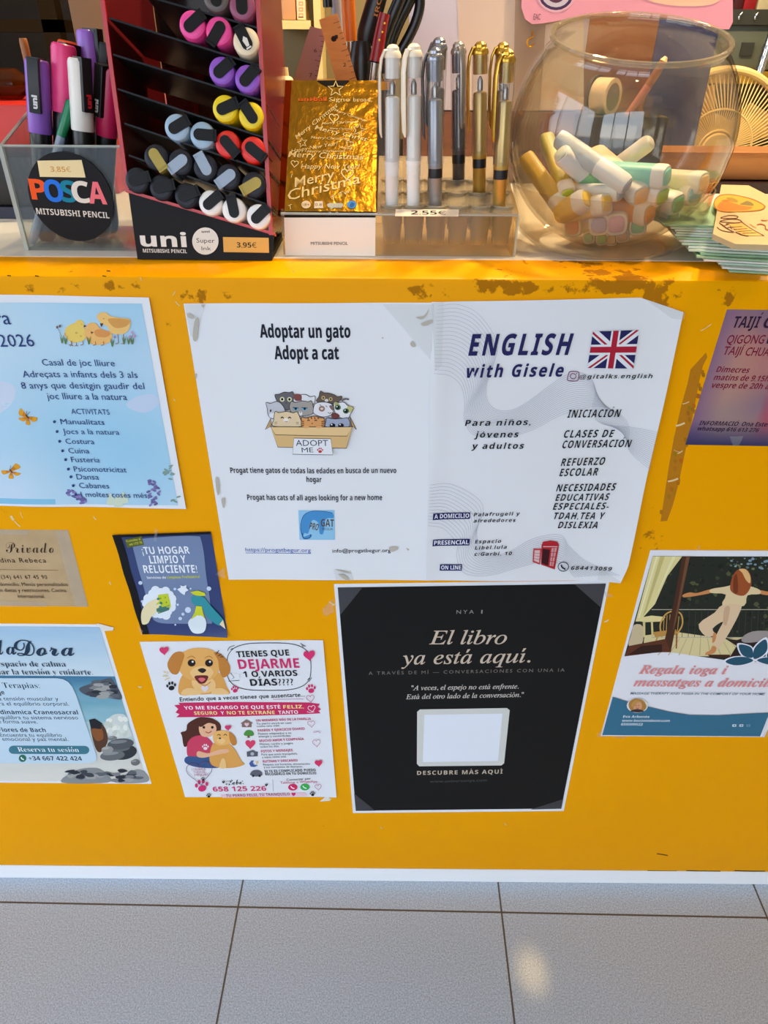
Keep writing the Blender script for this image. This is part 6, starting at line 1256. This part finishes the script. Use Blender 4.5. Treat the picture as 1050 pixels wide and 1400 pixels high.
# desk cup with rulers and scissors
cup = thing('desk_cup', 'dark blue desk cup holding rulers and scissors behind the gold card', 'cup', (at(492, 100, .285).x, .285, TOP))
cx_ = at(482, 116, .285).x; cz_ = at(500, 114, .25).z
B().lathe([(0, Wt), (.040, Wt), (.044, cz_), (.042, cz_), (.038, Wt + .004), (0, Wt + .004)], Matrix.Translation((cx_, .285, 0)), 36).done('cup_body', mat('navy_plastic', (30, 28, 50), .35), cup)
B().lathe([(.0425, cz_ - .006), (.0452, cz_ - .006), (.0452, cz_ + .001), (.0425, cz_ + .001)], Matrix.Translation((cx_, .285, 0)), 36).done('cup_rim', mat('brass_cap'), cup, 'brass rim')
slab('navy_case', 'small navy case standing between the wooden ruler and the pens', 'case', 490, 517, 80, 250, .335, .03, mat('navy_case_blue', (26, 32, 70), .35), base=Wt)
def ruler(label, q, Y, m, ticks):
    P_ = [at(x, y, Y) for x, y in q]; t = thing('ruler', label, 'ruler', tuple((P_[2] + P_[3]) / 2), 'rulers in the desk cup')
    B().prism(P_, V((0, .002, 0))).done('blade', m, t, smooth=0)
    k = Ink((0, Y, 0), (0, -1, 0), 3e-4); tl, tr, br, bl = q
    for i in range(22):
        f = .06 + i * .042; x = tr[0] + (br[0] - tr[0]) * f; y = tr[1] + (br[1] - tr[1]) * f; dx, dy = (tl[0] - tr[0]), (tl[1] - tr[1]); w = .34 if i % 5 == 0 else .18; k.line([(x, y), (x + dx * w, y + dy * w)], .6, (70, 40, 20), n=0)
    for i in range(4):
        f = .18 + i * .21; x = tr[0] + (br[0] - tr[0]) * f + (tl[0] - tr[0]) * .42; y = tr[1] + (br[1] - tr[1]) * f; k.text(str(i + ticks), x - 2, y + 2, x + 2, y + 2, 5, (70, 40, 20))
    k.done('scale_marks', t); return t
rl = ruler('orange wooden ruler with a round hole in the desk cup', [(436, 27), (461, 18), (514, 200), (486, 206)], .262, mottle(mat('ruler_wood', (240, 150, 50), .45), (244, 156, 54), (232, 138, 42), 20, 3, (1, 1, 8)), 1)
k = Ink((0, .262, 0), (0, -1, 0), 6e-4); k.ell(456.5, 53, 3.8, 4, (52, 28, 12)); k.done('hanging_hole', rl, 'dark round hole')
rl = ruler('pinkish transparent ruler leaning behind the orange ruler', [(424, 36), (446, 41), (416, 200), (372, 200)], .275, mat('pink_plastic', (170, 100, 80), .3), 6)
def tool(name, label, cat_, parts, group=None):
    c = parts[0][1][0]; t = thing(name, label, cat_, tuple(V(c)))
    if group: t['group'] = group
    for nm, pts, r, m, fl in parts: B().tube(cat(pts, False, 5), r, 12, True, (fl, V((0, 1, 0)))).done(nm, m, t)
    return t
bp_ = mat('tool_black', (12, 12, 13), .3)
A_ = lambda pts, Y: [at(x, y, Y) for x, y in pts]
tool('scissors', 'black handled scissors standing in the desk cup, curved loops upwards', 'scissors', [('handle_loop', A_([(532, 96), (548, 70), (566, 36), (574, 6), (570, -24), (552, -34)], .30), .0052, bp_, .7), ('handle_loop', A_([(530, 96), (534, 60), (545, 30), (558, 4), (568, -20)], .30), .0060, bp_, .7), ('blade', A_([(527, 96), (522, 130), (516, 170)], .30), .005, mat('steel_nib'), .3)], 'tools in the desk cup')
tool('scissors', 'second black scissors with a wide handle beside the red handled knife', 'scissors', [('handle_loop', A_([(520, 100), (524, 60), (536, 24), (548, -6), (552, -30)], .285), .0060, bp_, .7), ('blade', A_([(519, 100), (516, 140)], .285), .005, mat('steel_nib'), .3)], 'tools in the desk cup')
kn = tool('knife', 'small knife with a red riveted handle in the desk cup', 'knife', [('handle', A_([(526, 18), (520, 46), (514, 84)], .262), [.0052, .0058, .0068], mat('red_plastic'), .6), ('blade', A_([(513, 86), (508, 130)], .264), .004, mat('steel_nib'), .3)], 'tools in the desk cup')
for (x, y) in ((526, 32), (523, 44), (519, 55)): c = at(x, y, .2575); B().lathe([(.0011, 0), (.0011, .0016), (0, .0018)], axisM(c + V((0, .001, 0)), c - V((0, .002, 0))), 12).done('rivet', mat('brass_cap'), kn)
ct = tool('wire_cutter', 'black handled cutter with tan lettering standing in the desk cup', 'tool', [('handle', A_([(524, -30), (512, 10), (502, 45), (500, 62)], .29), [.0090, .0098, .0100, .0085], bp_, .5)], 'tools in the desk cup')
k = Ink((0, .2835, 0), (0, -1, 0), 3e-4); k.text('IROX', 516, 24, 525, -14, 7, (186, 120, 60), off=.02); k.done('tool_lettering', ct)
tool('craft_knife', 'orange craft knife standing in the desk cup', 'knife', [('handle', A_([(474, -30), (477, 20), (479, 56)], .30), [.0066, .0068, .0066], mat('craft_orange', (222, 110, 20), .35), .6), ('blade', A_([(479, 57), (480, 110)], .30), .004, mat('steel_nib'), .3)], 'tools in the desk cup')
tool('black_sharpener', 'rounded black gadget between the rulers and the red knife', 'tool', [('shell', A_([(494, 56), (494, 80), (494, 112)], .285), [.0085, .0122, .0130], bp_, .8)], 'tools in the desk cup')
tool('marker_pen', 'white and black marker behind the wooden ruler', 'pen', [('barrel', A_([(458, -20), (461, 30), (464, 80)], .325), .0055, mat('steel_grey', (150, 150, 160), .3), 1), ('cap', A_([(447, -24), (449, 10)], .325), .0055, bp_, 1)], 'tools in the desk cup')
# plain pale package on a wooden crate
cr_, a_, b_ = slab('wooden_crate', 'orange brown wooden crate behind the gel pens', 'crate', 552, 800, 152, 236, .46, .055, mottle(mat('crate_wood', (128, 76, 46), .5), (136, 82, 50), (104, 60, 38), 10, 4, (1, 1, 7)), base=Wt)
pz = at(600, 152, .46).z + .0006
pk, a_, b_ = slab('pale_package', 'large pale lilac and cream package behind the gel pens', 'package', 560, 800, -90, 152, .462, .07, mat('lilac_card', (206, 194, 206), .4), base=pz)
k = Ink((0, .462, 0), (0, -1, 0), 6e-4)
k.quad([(622, -88), (798, -88), (798, 150), (630, 150)], lambda u, v: mixc((216, 190, 176), (226, 204, 180), u), 6, 6); k.done('cream_side', pk, 'cream printed area')
# pink hanging card
pc = thing('pink_blister_card', 'pink hanging card with a round purple emblem behind the bowl', 'card', (at(860, 20, .452).x, .452, at(860, 40, .452).z))
q = [(716, -60), (713, 10), (718, 26), (728, 33), (742, 32), (800, 22), (870, 20), (940, 28), (985, 40), (997, 40), (1002, 30), (1002, -60)]
B().prism([at(x, y, .452) for x, y in q], V((0, .002, 0))).done('card', mat('pink_card', (236, 158, 178), .4), pc, smooth=0)
k = Ink((0, .452, 0), (0, -1, 0), 5e-4); k.ell(760, -9, 27, 26, (228, 180, 196)); k.ell(760, -9, 24, 23, (74, 52, 92)); k.ell(760, -9, 20, 19, (206, 196, 210)); k.ell(760, -9, 13, 13, (96, 60, 84)); k.done('round_emblem', pc, 'round purple emblem')
k = Ink((0, .452, 0), (0, -1, 0), 5e-4); k.text('EAC', 729, 27, 738.5, 27, 8, (120, 84, 96), sp=.9); k.done('mark_lettering', pc)
k = Ink((0, .452, 0), (0, -1, 0), 5e-4); k.blob([(830, -60), (880, -2), (960, 8), (992, -10), (996, -60)], (240, 196, 170)); k.done('peach_print', pc, 'peach print')
b = B(); q = [at(706, -60, .4545), at(800, -60, .4545), at(800, 20, .4545), at(746, 34, .4545)]; c_ = at(746, 120, .4545); d_ = at(702, 120, .4545); b.prism(q + [V((c_.x, c_.y, Wt)), V((d_.x, d_.y, Wt)), d_], V((0, .002, 0))); b.done('clear_backing', clear('blister', (238, 232, 226), .08, 1.5, .08, (220, 205, 195)), pc, 'clear plastic backing', smooth=0)
hk = cat([at(x, y, .4505) for x, y in ((727, 42), (729, 50), (722, 54), (721, 60), (725, 64), (730, 60))], False, 5); B().tube(hk, .0011, 8).done('hook', mat('brass_cap'), pc)
# things seen through the bowl
slab('cardboard_box', 'tall orange brown box seen through the back of the bowl', 'box', 786, 884, 20, 236, .545, .10, mottle(mat('kraft_board', (120, 70, 42), .6), (128, 76, 46), (104, 60, 36), 6), base=Wt)
slab('blue_tin', 'dark blue tin seen through the bowl rim', 'tin', 884, 966, 12, 236, .62, .10, mat('blue_tin', (36, 52, 104), .35), base=Wt)
td = thing('tape_dispenser', 'black tape dispenser with a cream roll seen through the bowl', 'tape dispenser', (at(835, 200, .34).x, .34, TOP))
c = at(838, 134, .34); zt_ = at(840, 158, .34).z
x0_, x1_ = at(796, 200, .34).x, at(906, 200, .34).x
B().box(x0_, x1_, .335, .40, Wt, zt_, None, .004).done('dispenser_body', mat('black_box'), td)
Mr = axisM(c + V((-.010, .03, 0)), c + V((.012, .008, 0)), (0, 0, 1))
B().lathe([(.014, 0), (.0190, 0), (.0190, .020), (.014, .020)], Mr, 36, False).done('tape_roll', mat('tape_cream', (226, 200, 160), .5), td, 'cream tape roll')
B().lathe([(0, -.004), (.0215, -.004), (.0215, -.001), (0, -.001)], Mr, 36).done('wheel', mat('black_box'), td)
pp = thing('pink_pencil', 'pink pencil leaning up to the right behind the bowl', 'pencil', tuple(at(858, 160, .36)))
p0_, p1_, p2_ = at(852, 168, .36), at(886, 118, .36), at(907, 84, .36)
B().tube([p0_, p1_], .0046, 10).done('barrel', mat('dusty_pink', (190, 120, 104), .45), pp); B().tube([p1_, p2_], [.0046, .0042], 10).done('tip_section', mat('tan_wood'), pp); B().tube([p2_, p2_ + (p2_ - p1_) * .18], [.0044, .0020], 10).done('point', mat('cream_plastic'), pp)
# fan
fc = at(974, 203, .80); fr_ = .1700
dz_ = .70
bd = thing('back_desk', 'low dark desk behind the counter under the fan', 'desk', (.75, .95, 0))
B().box(.25, 1.45, .70, 1.12, dz_ - .03, dz_).done('desk_top', mat('shelf_timber'), bd, smooth=0)
for x in (.28, 1.38):
    for y in (.73, 1.06): B().box(x, x + .04, y, y + .04, .001, dz_ - .0305).done('leg', mat('shelf_timber'), bd, smooth=0)
dz_ += .0006
fan = thing('desk_fan', 'cream desk fan with a radial wire grille at the right', 'fan', (fc.x, .86, dz_))
fcm = mat('fan_cream', (240, 206, 132), .4)
Mf = axisM(fc, fc + V((0, -1, 0)), (1, 0, 0)) @ Matrix.Scale(.69, 4)
B().tube([Mf @ V((fr_ * math.cos(2 * PI * i / 72), fr_ * math.sin(2 * PI * i / 72), 0)) for i in range(73)], .0062, 10, False, (1.6, V((0, 1, 0)))).done('outer_ring', fcm, fan)
for i in range(96):
    a = 2 * PI * i / 96; a2 = a + .16
    if not (-.5 < math.sin(a) or True): continue
    B().tube([Mf @ V((.036 * math.cos(a), .036 * math.sin(a), .016)), Mf @ V((.092 * math.cos(a + .07), .092 * math.sin(a + .07), .019)), Mf @ V(((fr_ - .004) * math.cos(a2), (fr_ - .004) * math.sin(a2), .002))], .0011, 5).done('grille_wire', fcm, fan)
for rr in (.088, .042): B().tube([Mf @ V((rr * math.cos(2 * PI * i / 48), rr * math.sin(2 * PI * i / 48), .018)) for i in range(49)], .002, 6, False).done('inner_ring', fcm, fan)
B().lathe([(0, .026), (.034, .024), (.040, .014), (.040, .006), (0, .006)], Mf, 32).done('hub_badge', fcm, fan)
for i in range(4):
    a = i * PI / 2 + .5; R_ = Mf @ Matrix.Rotation(a, 4, 'Z')
    B().prism([R_ @ V(q) for q in ((.017, -.017, -.017), (.135, -.042, -.006), (.148, .008, -.017), (.120, .048, -.037), (.017, .02, -.028))], R_.to_3x3() @ V((0, 0, .002))).done('blade', mat('fan_blade', (222, 176, 96), .4), fan)
B().lathe([(0, -.105), (.064, -.10), (.074, -.056), (.068, -.048), (0, -.048)], Mf, 32).done('motor_housing', fcm, fan)
B().box(fc.x - .03, fc.x + .03, .852, .892, dz_ + .012, fc.z).done('neck', fcm, fan); B().lathe([(.10, dz_), (.10, dz_ + .008), (.04, dz_ + .016), (0, dz_ + .016)], Matrix.Translation((fc.x, .872, 0)), 32).done('base', fcm, fan)
# cardboard box in front of the fan, black ledger beneath
t, a_, b_ = slab('parcel_box', 'flat brown cardboard parcel in front of the fan', 'box', 884, 1130, 208, 247, .405, .07, mottle(mat('parcel_card', (164, 108, 50), .55), (170, 112, 52), (150, 94, 42), 8, 3, (1, 1, 4)))
B().box(a_.x, b_.x, .4042, .4049, a_.z - .0012, a_.z + .0002).done('flap_edge', mat('tan_wood'), t); pass
pb_ = at(1000, 247, .405).z
o = B().box(at(884, 250, .405).x, at(1130, 250, .405).x, .39, .49, Wt, pb_ - .0006).done('ledger', mat('maroon_black', (40, 16, 18), .4), None, smooth=0, loc=(at(1000, 250, .405).x, .44, Wt)); tag(o, 'dark maroon ledger under the brown parcel', 'book')
# right hand shelving
t = thing('storage_crate', 'grey green plastic storage crate beyond the fan', 'crate', (at(1040, 60, 1.2).x, 1.3, 0))
a_, b_ = at(975, 24, 1.2), at(1160, 98, 1.2)
B().box(a_.x, b_.x, 1.2, 1.45, b_.z, a_.z, None, .01).done('crate_body', mat('grey_green', (92, 96, 80), .4), t)
B().box(a_.x - .012, b_.x + .01, 1.188, 1.462, a_.z - .012, a_.z + .014).done('crate_rim', mat('dark_olive', (54, 54, 46), .4), t)
for px_ in (1012, 1034): h = at(px_, 20, 1.18); B().tube(cat([at(px_ - 2, 27, 1.183), at(px_ - 1, 22, 1.183), at(px_ + 3, 17, 1.183)], False, 4), .0016, 6).done('chrome_clip', mat('chrome', (220, 220, 215), .15, 1), t)
h0, h1 = at(1015, 58, 1.197), at(1027, 76, 1.197); B().box(h0.x, h1.x, 1.194, 1.2, h1.z, h0.z).done('latch', mat('dark_olive'), t)
c = thing('metal_shelf', 'metal shelf with chrome post beyond the fan', 'shelf', (at(1050, 110, 1.2).x, 1.3, 0))
B().box(a_.x - .05, b_.x + .2, 1.17, 1.5, b_.z - .022, b_.z - .0006).done('shelf_board', mat('ochre_board', (170, 128, 26), .5), c)
B().tube([at(1036, 106, 1.12), at(1052, 56, 1.12), at(1070, 0, 1.12)], .0085, 14).done('post', mat('chrome'), c)
for y, x in ((66, 1048.6), (80, 1044.2), (93, 1040)): pz_ = at(x, y, 1.12); B().tube([pz_ - V((.001, 0, .003)), pz_ + V((.001, 0, .003))], .0096, 14).done('post_collar', mat('chrome'), c)
for x0, x1, c_, lb in ((1003, 1016, (70, 20, 22), 'dark red file standing on the grey green crate'), (1017, 1034, (150, 20, 26), 'bright red file standing on the grey green crate'), (1036, 1062, (196, 180, 140), 'cream file standing on the grey green crate')):
    slab('file_folder', lb, 'file', x0, x1, -80, 14.2, 1.25, .12, mat('file_%d' % c_[0], c_, .5), 'files standing on the grey green crate', base=a_.z + .0146)
